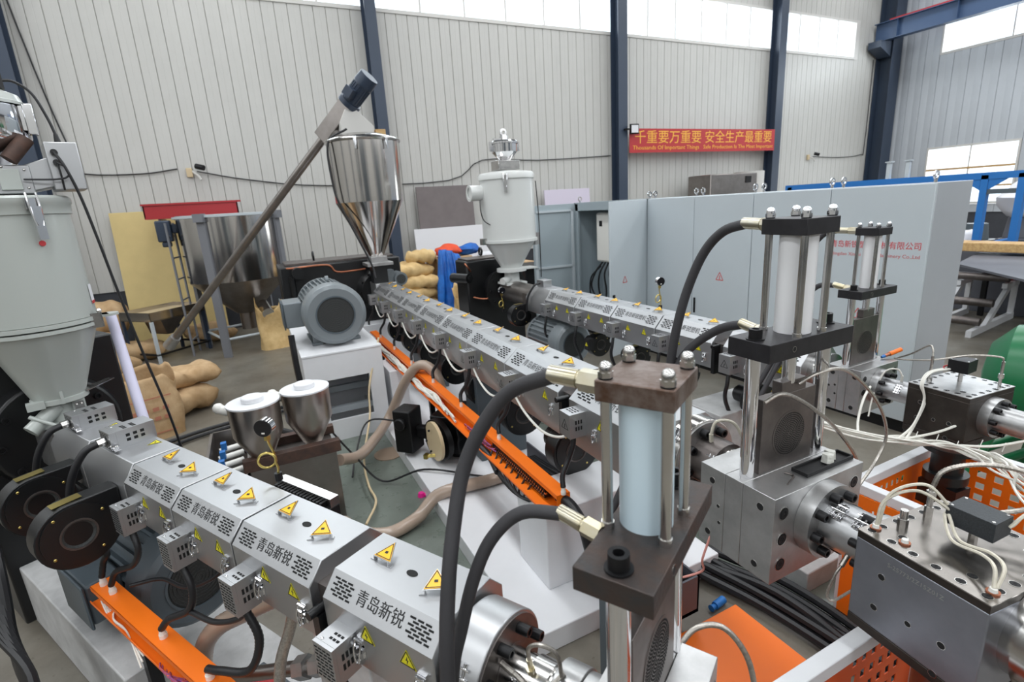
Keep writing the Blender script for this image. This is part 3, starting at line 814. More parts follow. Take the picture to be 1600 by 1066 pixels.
m = MB().cyl((-0.49, -0.02, AX+0.05), (-0.49, -0.03, AX+0.095), 0.006, 0.006, 8); m.hexnut((-0.49, -0.025, AX+0.06), (-0.49, -0.027, AX+0.07), 0.01); obj('sensor_fitting', m, 'zinc', e1)
m = MB().tube([(-0.49, -0.03, AX+0.095), (-0.485, -0.035, AX+0.13), (-0.46, -0.03, AX+0.145), (-0.43, -0.02, AX+0.13), (-0.42, -0.02, AX+0.08)], 0.0045, 8, 8); obj('sensor_lead', m, 'braid', e1)
m = MB().cyl((-0.555, -0.04, AX+0.06), (-0.52, -0.045, AX+0.055), 0.007, 0.007, 8); m.tube([(-0.52, -0.045, AX+0.055), (-0.48, -0.05, AX+0.05), (-0.44, -0.035, AX+0.06), (-0.42, -0.01, AX+0.08)], 0.005, 8, 6); obj('sensor_lead', m, 'braid', e1)
# frame of extruder 1: white base, grey gearbox stand
m = MB(); m.box(-3.6, -0.9, -0.28, 0.3, 0.0, 0.10); m.box(-3.6, -2.15, -0.30, -0.16, 0.10, 0.42); m.box(-1.25, -1.0, -0.05, 0.09, 0.1, 0.95); obj('base_frame', m, 'whiteold', e1, 0.006)
m = MB(); m.box(-4.1, -3.42, -0.34, 0.34, 0.1, 1.5); m.cyl((-3.45, 0, AX), (-3.36, 0, AX), 0.30, 0.27, 40); bolts_ring(m.use('black'), (-3.36, 0, AX), (1, 0, 0), 0.23, 10, 0.018, 0.02); obj('gearbox', m, None, e1, 0.01)
for k in range(len(m.mats)): pass
foot_motor('drive_motor', 'dark drive motor with mesh grille under the nearest extruder', Vector(O1)+Matrix.Rotation(RZ1, 3, 'Z') @ Vector((-2.22, 0.045, 0.60)), RZ1, 0.215, 0.60, 'motordk', -1, True)
b1 = blower('cooling_blower', 'black snail blower nearest the cable tray of the angled extruder', Vector(O1)+Matrix.Rotation(RZ1, 3, 'Z') @ Vector((-2.26, -0.275, 1.0)), RZ1, 0.128, 0.085, 0.145, 'black barrel cooling blowers')
b2 = blower('cooling_blower', 'black snail blower tucked behind another under the grey dryer', Vector(O1)+Matrix.Rotation(RZ1, 3, 'Z') @ Vector((-2.66, -0.275, 1.0)), RZ1, 0.128, 0.085, 0.145, 'black barrel cooling blowers')

# ---------------- extruder 2 (long, middle)
g2 = (0.081, 0.175, 1.2, 1.118, 0.89)
x2 = [-6.49, -5.87, -5.25, -4.625, -4.0, -3.375, -2.75, -2.03]
e2, cm2 = extruder(2, 'longest steel-covered extruder in the middle with the big grey side motor', O2, RZ2, g2, 0.625, x2, -6.55, -1.22, '青岛新锐塑机')
TB2 = warn_box_mesh(0.088, 0.09, 0.12).mesh('terminal_box')
for x in x2: obj('terminal_box', TB2, None, e2, loc=(x+0.06 if x > -2.1 else x+0.09, -0.175, 1.10))
m = MB().cyl((-2.085, -0.14, 1.10), (-2.085, -0.215, 1.10), 0.014, 0.014, 16); m.box(-2.10, -2.07, -0.19, -0.15, 0.90, 1.09); obj('thermocouple_post', m, 'black', e2)
m = MB(); m.box(-6.85, -6.5, -0.13, 0.13, 0.92, 1.2); obj('feed_throat', m, 'machined', e2, 0.004)
m = MB(); m.box(-7.6, -1.75, -0.59, 0.59, 0.0, 0.12); obj('base_plate', m, 'white', e2, 0.006)
for a, b, c, d_, h in ((-5.25, -4.8, -0.45, -0.28, 0.575), (-2.3, -1.98, -0.36, 0.30, 0.56), (-7.5, -6.7, -0.45, 0.45, 0.66)):
    m = MB().box(a, b, c, d_, 0.12, h); obj('pedestal', m, 'white', e2, 0.006)
for a, b, c in ((-5.6, -5.3, 0.0), (-3.7, -3.45, -0.1)): obj('barrel_support', MB().box(a, b, c, 0.3, 0.12, 0.86), 'motordk', e2, 0.006)
m = MB().cyl((-1.40, 0, AX), (-1.33, 0, AX), 0.15, 0.15, 48); m.cyl((-1.41, 0, AX), (-1.40, 0, AX), 0.145, 0.145, 48); obj('heater_drum', m, 'inox', e2, 0.003)
m = MB(); m.use('machined'); m.cyl((-1.33, 0, AX), (-1.322, 0, AX), 0.142, 0.142, 48); bolts_ring(m, (-1.322, 0, AX), (1, 0, 0), 0.112, 8, 0.017, 0.03, R(12)); obj('head_flange', m, None, e2)
m = MB().cyl((-1.33, 0, AX), (-1.15, 0, AX), 0.062, 0.062, 32); m.cyl((-1.27, 0, AX), (-1.2, 0, AX), 0.08, 0.08, 32); obj('adapter', m, 'chromesoft', e2)
put_clamp(e2, (-1.235, -0.07, AX+0.04), (0, 0.45, 0.88), (1, 0, 0), 0.8)
put_clamp(e2, (-1.37, -0.11, AX+0.105), (0, 0.6, 0.8), (1, 0, 0), 0.8)
m = MB().cyl((-1.28, -0.02, AX+0.07), (-1.28, -0.025, AX+0.12), 0.008, 0.008, 8); m.tube([(-1.28, -0.025, AX+0.12), (-1.27, -0.01, AX+0.17), (-1.23, 0.03, AX+0.17), (-1.2, 0.06, AX+0.1)], 0.006, 8, 8); obj('sensor_lead', m, 'wirecloth', e2)
for i, x in enumerate(x2[:-1]):
    blower('cooling_blower', 'black blower hanging under the middle extruder, number %s from the hopper end' % ('one two three four five six seven'.split()[i]), Vector(O2)+Matrix.Rotation(RZ2, 3, 'Z') @ Vector((x+0.5, 0.0, 0.70)), RZ2, 0.15, 0.10, 0.16, 'black barrel cooling blowers')
# gearbox of extruder 2
t = thing('gearbox', 'wide black gearbox under the stainless cone hopper behind the big motor', 'gearbox', O2, RZ2)
m = MB(); m.box(-7.62, -6.95, -1.18, 0.32, 0.66, 1.48); obj('housing', m, 'black', t, 0.02)
m = MB(); m.box(-7.55, -7.02, -1.1, 0.25, 1.48, 1.51); obj('lid', m, 'machdark', t, 0.004)
m = MB(); m.use('black'); m.cyl((-6.95, 0, AX), (-6.86, 0, AX), 0.30, 0.24, 40); bolts_ring(m, (-6.9, 0, AX), (1, 0, 0), 0.25, 12, 0.02, 0.03); obj('thrust_flange', m, None, t)
m = MB().tube([(-7.1, -1.12, 1.47), (-6.93, -1.05, 1.46), (-6.93, -0.62, 1.46), (-6.93, -0.5, 1.36), (-6.93, -0.15, 1.36)], 0.012, 8, 6); obj('oil_pipe', m, 'copper', t)
m = MB().ring((-7.2, -0.75, 1.57), (0, 1, 0), 0.035, 0.06, 0.02, 20); obj('lifting_eye', m, 'black', t)
m = MB().cyl((-6.95, -0.98, 1.4), (-6.80, -0.98, 1.4), 0.07, 0.07, 16); m.cyl((-6.9, -1.05, 1.36), (-6.9, -1.05, 1.0), 0.035, 0.035, 12); m.cyl((-6.85, -1.12, 1.02), (-6.85, -0.9, 1.02), 0.06, 0.06, 14); obj('oil_pump', m, 'black', t)
m = MB(); m.use('motor'); m.cyl((-6.6, 0.22, 1.22), (-6.85, 0.22, 1.22), 0.085, 0.085, 24); m.use('grille'); m.cyl((-6.598, 0.22, 1.22), (-6.59, 0.22, 1.22), 0.06, 0.06, 24); m.use('motor'); m.box(-6.8, -6.65, 0.05, 0.15, 1.2, 1.34); obj('oil_pump_motor', m, None, t)
foot_motor('main_motor', 'big blue grey electric motor on the white base of the middle extruder', (0.60, 4.95, 1.165), RZ2, 0.285, 0.80, 'motor', -1, True, 40)
t = thing('motor_base', 'white box base with square opening under the big grey motor', 'base', (0, 0, 0))
m = MB(); m.box(0.24, 0.94, 4.8, 4.83, 0.60, 0.84); m.box(0.24, 0.94, 4.8, 4.83, 0.0, 0.2); m.box(0.24, 0.40, 4.8, 4.83, 0.2, 0.60); m.box(0.80, 0.94, 4.8, 4.83, 0.2, 0.60)
m.box(0.24, 0.27, 4.83, 6.4, 0, 0.84); m.box(0.91, 0.94, 4.83, 6.4, 0, 0.84); m.box(0.26, 0.92, 4.82, 6.38, 0.0, 0.03); m.box(0.26, 0.92, 5.6, 5.63, 0.0, 0.8); obj('shell', m, 'white', t)
obj('top_plate', MB().box(0.235, 0.945, 4.795, 6.4, 0.8405, 0.86), 'white', t, 0.003)
for a, b in ((5.0, 0.2), (5.35, 0.3)): obj('inner_brace', MB().box(0.3, 0.9, a, a+0.05, b, b+0.06), 'cab', t)

# ---------------- extruder 3 (far, by the cabinets)
g3 = (0.081, 0.16, 1.2, 1.112, 0.945)
x3 = [-4.455, -3.92, -3.385, -2.85, -2.235]
e3, cm3 = extruder(3, 'steel-covered extruder farthest back beside the grey control cabinets', O3, RZ2, g3, 0.53, x3, -5.0, -1.68, '青岛新锐塑机')
c = plain_cover(e3, -4.86, -4.46, g3)
TB3 = warn_box_mesh(0.085, 0.085, 0.115).mesh('terminal_box')
for x in x3: obj('terminal_box', TB3, None, e3, loc=(x+0.05, -0.16, 1.09))
m = MB().box(-4.8, -4.66, -0.05, 0.05, 1.2, 1.27); obj('terminal_box', m, 'cover', e3, 0.003)
m = MB().tube([(-4.72, -0.06, 1.24), (-4.72, -0.13, 1.22), (-4.76, -0.19, 1.1), (-4.78, -0.2, 0.95)], 0.012, 8, 6); obj('power_cable', m, 'cable', e3)
m = MB(); m.box(-2.305, -2.28, -0.18, -0.13, 0.92, 1.10); m.cyl((-2.293, -0.12, 1.10), (-2.293, -0.19, 1.10), 0.012, 0.012, 12); obj('thermocouple_post', m, 'black', e3)
m = MB().cyl((-5.62, 0, AX), (-4.9, 0, AX), 0.125, 0.125, 32); m.cyl((-4.9, 0, AX), (-4.86, 0, AX), 0.14, 0.14, 32); obj('feed_throat', m, 'inox2', e3)
m = MB(); m.box(-6.6, -1.4, -0.42, 0.42, 0.0, 0.12); m.box(-2.4, -2.1, -0.3, 0.3, 0.12, 0.72); obj('base_plate', m, 'whiteold', e3, 0.006)
m = MB().cyl((-1.72, 0, AX), (-1.64, 0, AX), 0.11, 0.11, 40); m.cyl((-1.64, 0, AX), (-1.57, 0, AX), 0.055, 0.055, 28); obj('adapter', m, 'chromesoft', e3)
t = thing('gearbox', 'black gearbox with conical flange behind the white dryer', 'gearbox', O3, RZ2)
m = MB(); m.box(-6.28, -5.9, -0.41, 0.36, 0.12, 1.42); obj('housing', m, 'black', t, 0.02)
m = MB(); m.box(-6.25, -5.93, -0.38, 0.3, 1.42, 1.44); obj('lid', m, 'machdark', t, 0.004)
m = MB(); m.use('black'); m.cyl((-5.9, 0, AX), (-5.64, 0, AX), 0.20, 0.27, 40); bolts_ring(m, (-5.64, 0, AX), (1, 0, 0), 0.22, 10, 0.016, 0.015); obj('thrust_flange', m, None, t)
for a, b in ((-6.18, -0.1), (-6.0, 0.1)): obj('lifting_eye', MB().ring((a, b, 1.5), (0, 1, 0), 0.03, 0.055, 0.02, 18), 'black', t)
m = MB().cyl((-5.85, -0.40, 1.22), (-6.1, -0.52, 1.22), 0.06, 0.06, 16); m.cyl((-5.85, -0.40, 1.22), (-5.82, -0.39, 1.22), 0.035, 0.035, 12); obj('oil_filter', m, 'black', t)
m = MB().tube([(-5.89, -0.36, 1.3), (-5.82, -0.42, 1.36), (-5.86, -0.44, 1.4)], 0.01, 8, 6); m.tube([(-5.88, -0.35, 0.98), (-5.78, -0.25, 0.96), (-5.7, -0.1, 0.98)], 0.01, 8, 6); obj('oil_pipe', m, 'copper', t)
foot_motor('drive_motor', 'blue grey drive motor underneath the extruder by the cabinets', (2.66, 4.12, 0.70), RZ2, 0.21, 0.62, 'motor', 0, True)
blower('cooling_blower', 'black snail blower at the feed end of the far extruder', Vector(O3)+Matrix.Rotation(RZ2, 3, 'Z') @ Vector((-4.86, -0.23, 0.9)), RZ2, 0.125, 0.09, 0.07, 'black barrel cooling blowers')
for i, x in enumerate(x3):
    if i == 0: continue
    b_ = blower('cooling_blower', 'black blower hanging under the far extruder, number %s from its motor' % ('zero one two three four'.split()[i]), Vector(O3)+Matrix.Rotation(RZ2, 3, 'Z') @ Vector((x+0.2, -0.02, 0.78)), RZ2, 0.11, 0.08, 0.11, 'black barrel cooling blowers')
    m = MB(); m.use('cable'); m.box(-0.02, 0.04, -0.16, -0.1, -0.02, 0.08); m.use('sticky'); tri(m, (0.01, -0.1605, 0.03), (1, 0, 0), (0, 0, 1), 0.04); obj('connector_box', m, None, b_)
# ================================================================ hydraulic screen changers
def acorn(m, p, r, key='chromesoft'):
    p = Vector(p); m.use('boltblack'); m.cyl(p, p+Vector((0, 0, r*0.25)), r*1.05, None, 16)
    m.use(key); m.cyl(p+Vector((0, 0, r*0.25)), p+Vector((0, 0, r*1.1)), r*1.12, r*1.12, 6)
    m.lathe([(r*0.98, r*1.1), (r*0.98, r*1.7), (r*0.86, r*2.15), (r*0.55, r*2.5), (0, r*2.62)], p, (0, 0, 1), 18)

def socket_bolt(m, p, r, h):
    def mk():
        q = MB().use('boltblack'); q.cyl((0, 0, 0), (0, 0, h*0.12), r*1.35, None, 20)
        q.lathe([(r, h*0.12), (r, h), (r*0.55, h), (r*0.5, h*0.55), (0, h*0.5)], (0, 0, 0), (0, 0, 1), 20); return q
    piece(m, 'socket_bolt', ('sb', round(r, 4)), mk, p, (0, 0, 1))

def sunk(m, p, d, r):
    """countersunk socket screw in a face with outward normal d"""
    def mk():
        q = MB().use('chromesoft'); q.ring((0, 0, 0), (0, 0, 1), r*0.9, r, 0.0008, 18)
        q.use('hole'); q.cyl((0, 0, -0.001), (0, 0, 0.0005), r*0.9, None, 18)
        q.use('boltblack'); q.ring((0, 0, 0), (0, 0, 1), r*0.36, r*0.68, 0.0012, 14); return q
    piece(m, 'cap_screw', ('cs', round(r, 4)), mk, p, d)

def drilled(m, p, d, r):
    def mk():
        q = MB().use('chromesoft'); q.ring((0, 0, 0), (0, 0, 1), r*0.9, r, 0.0008, 18); q.use('hole'); q.cyl((0, 0, 0), (0, 0, 0.0006), r*0.9, None, 16); return q
    piece(m, 'drilled_hole', ('dh', round(r, 4)), mk, p, d)

def screen_changer(label, O, rz, bx, bh, zb, zt, mid, top, cyl_r, cylkey, platekey, topkey, blockkey='machined', spade=None, slabs=True, nutkey='chromesoft'):
    t = thing('screen_changer', label, 'screen changer', O, rz, 'hydraulic slide screen changers')
    bx0, bx1 = bx; mx0, mx1, mh, mz, mth = mid; tx0, tx1, th_, tz, tth = top
    xc = (mx0+mx1)/2
    cuts = [bx0, bx0+(bx1-bx0)*0.36, bx0+(bx1-bx0)*0.60, bx1]
    for a, b in zip(cuts, cuts[1:]):
        obj('block_slab', MB().box(a+0.0006, b-0.0006, -bh, bh, zb, zt), blockkey, t, 0.0015)
    m = MB()
    for u, w, r in ((0.18, 0.84, 0.012), (0.83, 0.84, 0.013), (0.14, 0.16, 0.012), (0.80, 0.14, 0.012)):
        drilled(m, (bx0+(bx1-bx0)*u, -bh, zb+(zt-zb)*w), (0, -1, 0), r)
    for u, w in ((0.1, 0.52), (0.28, 0.56), (0.3, 0.36)):
        drilled(m, (bx0+(bx1-bx0)*u, -bh, zb+(zt-zb)*w), (0, -1, 0), 0.0062)
    obj('drilled_hole', m, None, t)
    m = MB()
    for yy in (-bh*0.80, bh*0.80):
        for w in (0.2, 0.5, 0.8): sunk(m, (bx1, yy, zb+(zt-zb)*w), (1, 0, 0), bh*0.105)
    obj('tie_bolt', m, None, t)
    # columns
    for s in (-1, 1):
        obj('guide_column', MB().cyl((xc, s*(mh-0.025), zt), (xc, s*(mh-0.025), mz-mth), 0.0215*mh/0.19, None, 24), 'chrome', t)
    obj('slide_plate_clamp', MB().box(mx0, mx1, -mh, mh, mz-mth, mz), platekey, t, 0.0015)
    m = MB()
    for s in (-1, 1): socket_bolt(m, (xc, s*(mh-0.028), mz), 0.019*mh/0.19, 0.032*mh/0.19)
    drilled(m, (mx1, -mh*0.45, mz-mth*0.5), (1, 0, 0), 0.0085)
    obj('socket_bolt', m, None, t)
    obj('cylinder_head', MB().box(tx0, tx1, -th_, th_, tz-tth, tz), topkey, t, 0.002)
    cx = (tx0+tx1)/2
    obj('hydraulic_cylinder', MB().cyl((cx, 0, mz), (cx, 0, tz-tth), cyl_r, None, 48), cylkey, t)
    ins = th_*0.78
    for sx in (-1, 1):
        for sy in (-1, 1):
            m = MB().cyl((cx+sx*ins, sy*ins, mz), (cx+sx*ins, sy*ins, tz-tth), 0.0105*th_/0.0725, None, 16); m.cyl((cx+sx*ins, sy*ins, mz), (cx+sx*ins, sy*ins, mz+0.012), 0.013*th_/0.0725, None, 12)
            obj('tie_rod', m, 'chromesoft', t)
            m = MB(); acorn(m, (cx+sx*ins, sy*ins, tz), 0.0125*th_/0.0725, nutkey); obj('acorn_nut', m, None, t)
    # slide (spade) plate with its breaker disc
    sh, sz, sth = spade
    m = MB(); m.box(xc-sth/2, xc+sth/2, -sh, sh*0.9, zt, sz); m.box(xc-sth/2, xc+sth/2, -sh*0.38, sh*0.5, sz, sz+0.04); obj('slide_plate', m, 'machdark', t, 0.0015)
    m = MB().cyl((xc+sth/2, 0, zt+(sz-zt)*0.44), (xc+sth/2+0.0015, 0, zt+(sz-zt)*0.44), min(sh*0.60, (sz-zt)*0.36), None, 36); bp = obj('breaker_plate', m, 'machdark', t)
    R0 = min(sh*0.60, (sz-zt)*0.36); zc_ = zt+(sz-zt)*0.44; m = MB(); xx = xc+sth/2+0.0016; pitch = R0/11.5
    for q in range(11):
        rr = pitch*(q+0.25); nn = max(1, int(2*math.pi*rr/pitch)) if q else 1
        for k_ in range(nn):
            a_ = 2*math.pi*k_/nn+q*0.37; m.cyl((xx, math.cos(a_)*rr, zc_+math.sin(a_)*rr), (xx+0.0004, math.cos(a_)*rr, zc_+math.sin(a_)*rr), pitch*0.40, None, 6)
    tag(obj('perforation', m, 'hole', bp), kind='stuff')
    obj('piston_rod', MB().cyl((xc, 0, sz+0.03), (xc, 0, mz-mth), 0.02*mh/0.19, None, 20), 'chrome', t)
    return t

# 2: middle, black plate and white cylinder
sc2 = screen_changer('black-plated screen changer with tall white cylinder at the end of the middle extruder', O2, RZ2, (-1.15, -0.87), 0.21, 0.89, 1.18, (-1.08, -0.935, 0.19, 1.625, 0.055), (-1.08, -0.935, 0.0725, 1.965, 0.046), 0.052, 'whitecyl', 'oxide', 'oxide', spade=(0.13, 1.43, 0.035), nutkey='chrome')
m = MB(); m.use('machined'); m.cyl((-0.87, 0, AX), (-0.825, 0, AX), 0.118, None, 56); bolts_ring(m, (-0.825, 0, AX), (1, 0, 0), 0.092, 8, 0.0145, 0.026, R(10))
obj('outlet_flange', m, None, sc2)
m = MB().cyl((-0.826, 0, AX), (-0.69, 0, AX), 0.073, None, 40); obj('heater_band', m, 'cover', sc2)
m = MB(); m.use('machined'); m.cyl((-0.70, 0, AX), (-0.667, 0, AX), 0.09, None, 40); bolts_ring(m, (-0.70, 0, AX), (-1, 0, 0), 0.078, 6, 0.0125, 0.03, R(15)); obj('pump_flange', m, None, sc2)
put_clamp(sc2, (-0.79, -0.036, AX+0.066), (0, 0.88, 0.48), (1, 0, 0), 0.78); put_clamp(sc2, (-0.725, -0.036, AX+0.066), (0, 0.88, 0.48), (1, 0, 0), 0.78)
m = MB().cyl((-0.80, -0.05, AX+0.075), (-0.715, -0.05, AX+0.075), 0.003, None, 8); obj('clamp_rod', m, 'chrome', sc2)
m = MB().cyl((-0.74, -0.06, AX-0.04), (-0.74, -0.085, AX-0.065), 0.007, None, 10); m.tube([(-0.74, -0.085, AX-0.065), (-0.745, -0.10, AX-0.09), (-0.75, -0.12, AX-0.15), (-0.735, -0.115, AX-0.165), (-0.71, -0.09, AX-0.13), (-0.69, -0.07, AX-0.1)], 0.004, 8, 8); obj('sensor_lead', m, 'braid', sc2)
m = MB(); m.box(-0.95, -0.905, -0.02, 0.2, 1.1805, 1.183); m.box(-0.955, -0.95, -0.02, 0.2, 1.1805, 1.192); m.box(-0.905, -0.90, -0.02, 0.2, 1.1805, 1.192); m.box(-0.955, -0.90, -0.025, -0.02, 1.1805, 1.192); m.box(-0.955, -0.90, 0.2, 0.205, 1.1805, 1.192)
dt = tag(obj('drip_tray', m.xf(Matrix.Rotation(RZ2, 4, 'Z')).xf(Matrix.Translation(O2)), 'blackm'), 'small black tray holding white lumps on the middle steel block', 'tray')
m = MB(); m.cyl((-0.006, 0, -0.013), (-0.003, 0.002, 0.014), 0.021, 0.018, 6); m.cyl((0.026, 0.012, -0.013), (0.028, 0.014, 0.012), 0.019, 0.017, 5)
o = tag(obj('white_lump', m, 'greystone', sharp=15), 'white plastic lump lying in the small black tray', 'lump'); o.location = (1.555, 0.925, 1.198)
m = MB().tube([(1.33, 0.905, 1.183), (1.385, 0.925, 1.183), (1.39, 0.94, 1.183), (1.383, 0.955, 1.183)], 0.0028, 6, 4)
tag(obj('hex_key', m, 'machdark'), 'bent hex key lying on the middle steel block', 'hex key')
# 3: far, small
sc3 = screen_changer('smallest screen changer with slim white cylinder in front of the red cabinet lettering', O3, RZ2, (-1.57, -1.40), 0.155, 0.935, 1.165, (-1.56, -1.445, 0.145, 1.548, 0.04), (-1.56, -1.45, 0.055, 1.84, 0.036), 0.037, 'whitecyl', 'oxide', 'oxide', spade=(0.105, 1.40, 0.03), nutkey='chrome')
m = MB(); m.use('machined'); m.cyl((-1.40, 0, AX), (-1.365, 0, AX), 0.088, None, 44); bolts_ring(m, (-1.365, 0, AX), (1, 0, 0), 0.07, 8, 0.011, 0.02, R(10)); obj('outlet_flange', m, None, sc3)
m = MB().cyl((-1.37, 0, AX), (-1.21, 0, AX), 0.052, None, 32); obj('heater_band', m, 'cover', sc3)
m = MB().cyl((-1.235, 0, AX), (-1.185, 0, AX), 0.07, None, 32); obj('pump_flange', m, 'machined', sc3)
put_clamp(sc3, (-1.29, -0.045, AX+0.025), (0.1, 0.5, 0.85), (1, 0, 0), 0.6)
m = MB().cyl((-1.3, 0.0, AX+0.05), (-1.3, 0.0, AX+0.08), 0.006, None, 8); m.tube([(-1.3, 0, AX+0.08), (-1.32, -0.01, AX+0.11), (-1.36, -0.04, AX+0.09), (-1.37, -0.09, AX-0.02), (-1.36, -0.13, AX-0.12)], 0.004, 8, 8); obj('sensor_lead', m, 'wirewhite', sc3)
m = MB(); m.use('orange'); m.cyl((0, 0, 0), (0.075, 0, 0), 0.011, 0.011, 12); m.use('copper'); m.cyl((0.0, 0, 0), (-0.03, 0, 0), 0.009, 0.009, 12); m.use('blue'); m.cyl((-0.03, 0, 0), (-0.05, 0, 0), 0.009, 0.006, 12)
o = tag(obj('taped_connector', m), 'orange taped wire connector lying on the smallest screen changer block', 'connector'); o.location = (2.86, 1.45, 1.185); o.rotation_euler = (0, R(-12), R(-12))
# 1: near, rusty head and pale blue cylinder
sc1 = screen_changer('rusty-headed screen changer with pale blue cylinder nearest the camera', O1, RZ1, (-0.345, -0.165), 0.155, 0.92, 1.165, (-0.312, -0.19, 0.16, 1.535, 0.04), (-0.318, -0.197, 0.0605, 1.79, 0.034), 0.043, 'bluecyl', 'rustside', 'rust', spade=(0.115, 1.40, 0.028))

# ---------------- hydraulic hoses with zinc fittings
RM1, RM2 = Matrix.Rotation(RZ1, 3, 'Z'), Matrix.Rotation(RZ2, 3, 'Z')
def W1(p): return Vector(O1)+RM1 @ Vector((p[0], p[1]-0.731, p[2]))
def hose(label, pts, r, fit):
    t = thing('hydraulic_hose', label, 'hose', (0, 0, 0), 0, 'black hydraulic hoses')
    P = [Vector(p) for p in pts]
    obj('rubber_hose', MB().tube(P[1:], r, 18, 10), 'rubber', t)
    d = (P[0]-P[1]); L = d.length; u = d/L
    m = MB(); m.cyl(P[1]-u*L*0.12, P[1]+u*L*0.50, r*1.12, None, 24); m.cyl(P[1]+u*L*0.50, P[1]+u*L*0.55, r*1.0, None, 24); m.cyl(P[1]+u*L*0.56, P[1]+u*L*0.97, r*1.42, r*1.42, 6); obj('swivel_fitting', m, 'zinc', t)
    obj('port_nipple', MB().cyl(P[1]+u*L*0.95, P[0]+u*0.004, r*0.8, None, 14), 'boltblack', t)
    return t
hose('thick black hydraulic hose arching from the rusty cylinder head', [W1(p) for p in [(-0.318, 0.70, 1.775), (-0.40, 0.70, 1.778), (-0.485, 0.692, 1.739), (-0.535, 0.67, 1.674), (-0.562, 0.64, 1.599), (-0.560, 0.60, 1.519), (-0.545, 0.55, 1.416), (-0.53, 0.51, 1.27), (-0.53, 0.50, 1.0), (-0.6, 0.5, 0.7)]], 0.0135, 0)
hose('thick black hydraulic hose curving from the rusty screen changer plate', [W1(p) for p in [(-0.312, 0.675, 1.522), (-0.385, 0.682, 1.535), (-0.457, 0.66, 1.527), (-0.502, 0.63, 1.481), (-0.526, 0.60, 1.412), (-0.541, 0.57, 1.319), (-0.55, 0.54, 1.218), (-0.56, 0.52, 0.95), (-0.6, 0.52, 0.7)]], 0.012, 0)
hose('long black hydraulic hose arching from the top of the white cylinder', [(1.44, 1.08, 1.942), (1.44, 1.19, 1.947), (1.43, 1.277, 1.92), (1.41, 1.339, 1.848), (1.38, 1.379, 1.723), (1.35, 1.398, 1.582), (1.33, 1.409, 1.435), (1.3, 1.42, 1.2), (1.15, 1.45, 0.8)], 0.0165, 0)
hose('short black hydraulic hose curving from the wide black plate', [(1.43, 1.08, 1.60), (1.43, 1.175, 1.617), (1.42, 1.25, 1.593), (1.40, 1.316, 1.547), (1.37, 1.361, 1.494), (1.34, 1.393, 1.413), (1.27, 1.44, 1.2), (1.1, 1.5, 0.8)], 0.0155, 0)
hose('black hydraulic hose at the top of the slim far cylinder', [(2.68, 1.56, 1.824), (2.68, 1.665, 1.824), (2.68, 1.74, 1.80), (2.66, 1.80, 1.70), (2.64, 1.83, 1.5), (2.55, 1.85, 1.2), (2.4, 1.9, 0.9)], 0.0135, 0)
hose('black hydraulic hose on the lower plate of the far screen changer', [(2.68, 1.56, 1.53), (2.68, 1.65, 1.545), (2.67, 1.74, 1.53), (2.65, 1.8, 1.44), (2.6, 1.82, 1.25), (2.4, 1.85, 0.9)], 0.0135, 0)

# ================================================================ melt pumps
def pump_box(t, p, size, rz, key, red=False):
    m = MB(); m.use(key); mt = Matrix.Translation(p) @ Matrix.Rotation(rz, 4, 'Z')
    m.box(-size[0]/2, size[0]/2, -size[1]/2, size[1]/2, 0, size[2], mt)
    m.use('chromesoft')
    for sx in (-1, 1):
        for sy in (-1, 1): m.cyl(mt @ Vector((sx*size[0]*0.42, sy*size[1]*0.4, size[2])), mt @ Vector((sx*size[0]*0.42, sy*size[1]*0.4, size[2]+0.0015)), 0.004, None, 10)
    m.use('hole'); m.cyl(mt @ Vector((-size[0]/2-0.0005, 0, size[2]*0.4)), mt @ Vector((-size[0]/2+0.002, 0, size[2]*0.4)), 0.012, None, 12)
    return obj('junction_box', m, None, t, 0.0015)

def melt_pump(label, loc, rz, hx, hy, zb, zt, topkey, bodykey, group='melt gear pumps'):
    t = thing('melt_pump', label, 'pump', loc, rz, group)
    obj('body', MB().box(-hx, hx, -hy, hy, zb+0.028, zt-0.022), bodykey, t, 0.003)
    obj('top_plate', MB().box(-hx, hx, -hy, hy, zt-0.003, zt), topkey, t)
    obj('edge_band', MB().box(-hx+0.001, hx-0.001, -hy+0.001, hy-0.001, zt-0.024, zt-0.003), 'pumpdark', t)  # dark reflection on the top plate's side, put into the colour
    obj('bottom_plate', MB().box(-hx, hx, -hy, hy, zb, zb+0.027), 'pumpdark', t, 0.002)
    m = MB()
    n = 6
    for i in range(n):
        for y in (-0.86, -0.62, 0.62, 0.86):
            if abs(y) > 0.8 or i in (0, 1, 4, 5):
                sunk(m, (hx*(-0.86+1.72*i/(n-1)), hy*y, zt), (0, 0, 1), 0.011)
    for y in (-0.3, 0, 0.3):
        for s in (-1, 1): sunk(m, (s*hx*0.86, hy*y, zt), (0, 0, 1), 0.011)
    obj('cap_screw', m, None, t)
    m = MB()
    for u, w in ((-0.5, 0.68), (-0.56, 0.26), (0.0, 0.34), (0.5, 0.36), (0.45, -0.1+0.08)):
        drilled(m, (u*hx, -hy, zb+0.03+(zt-zb-0.05)*w), (0, -1, 0), 0.0095 if u else 0.008)
    obj('drilled_hole', m, None, t)
    return t
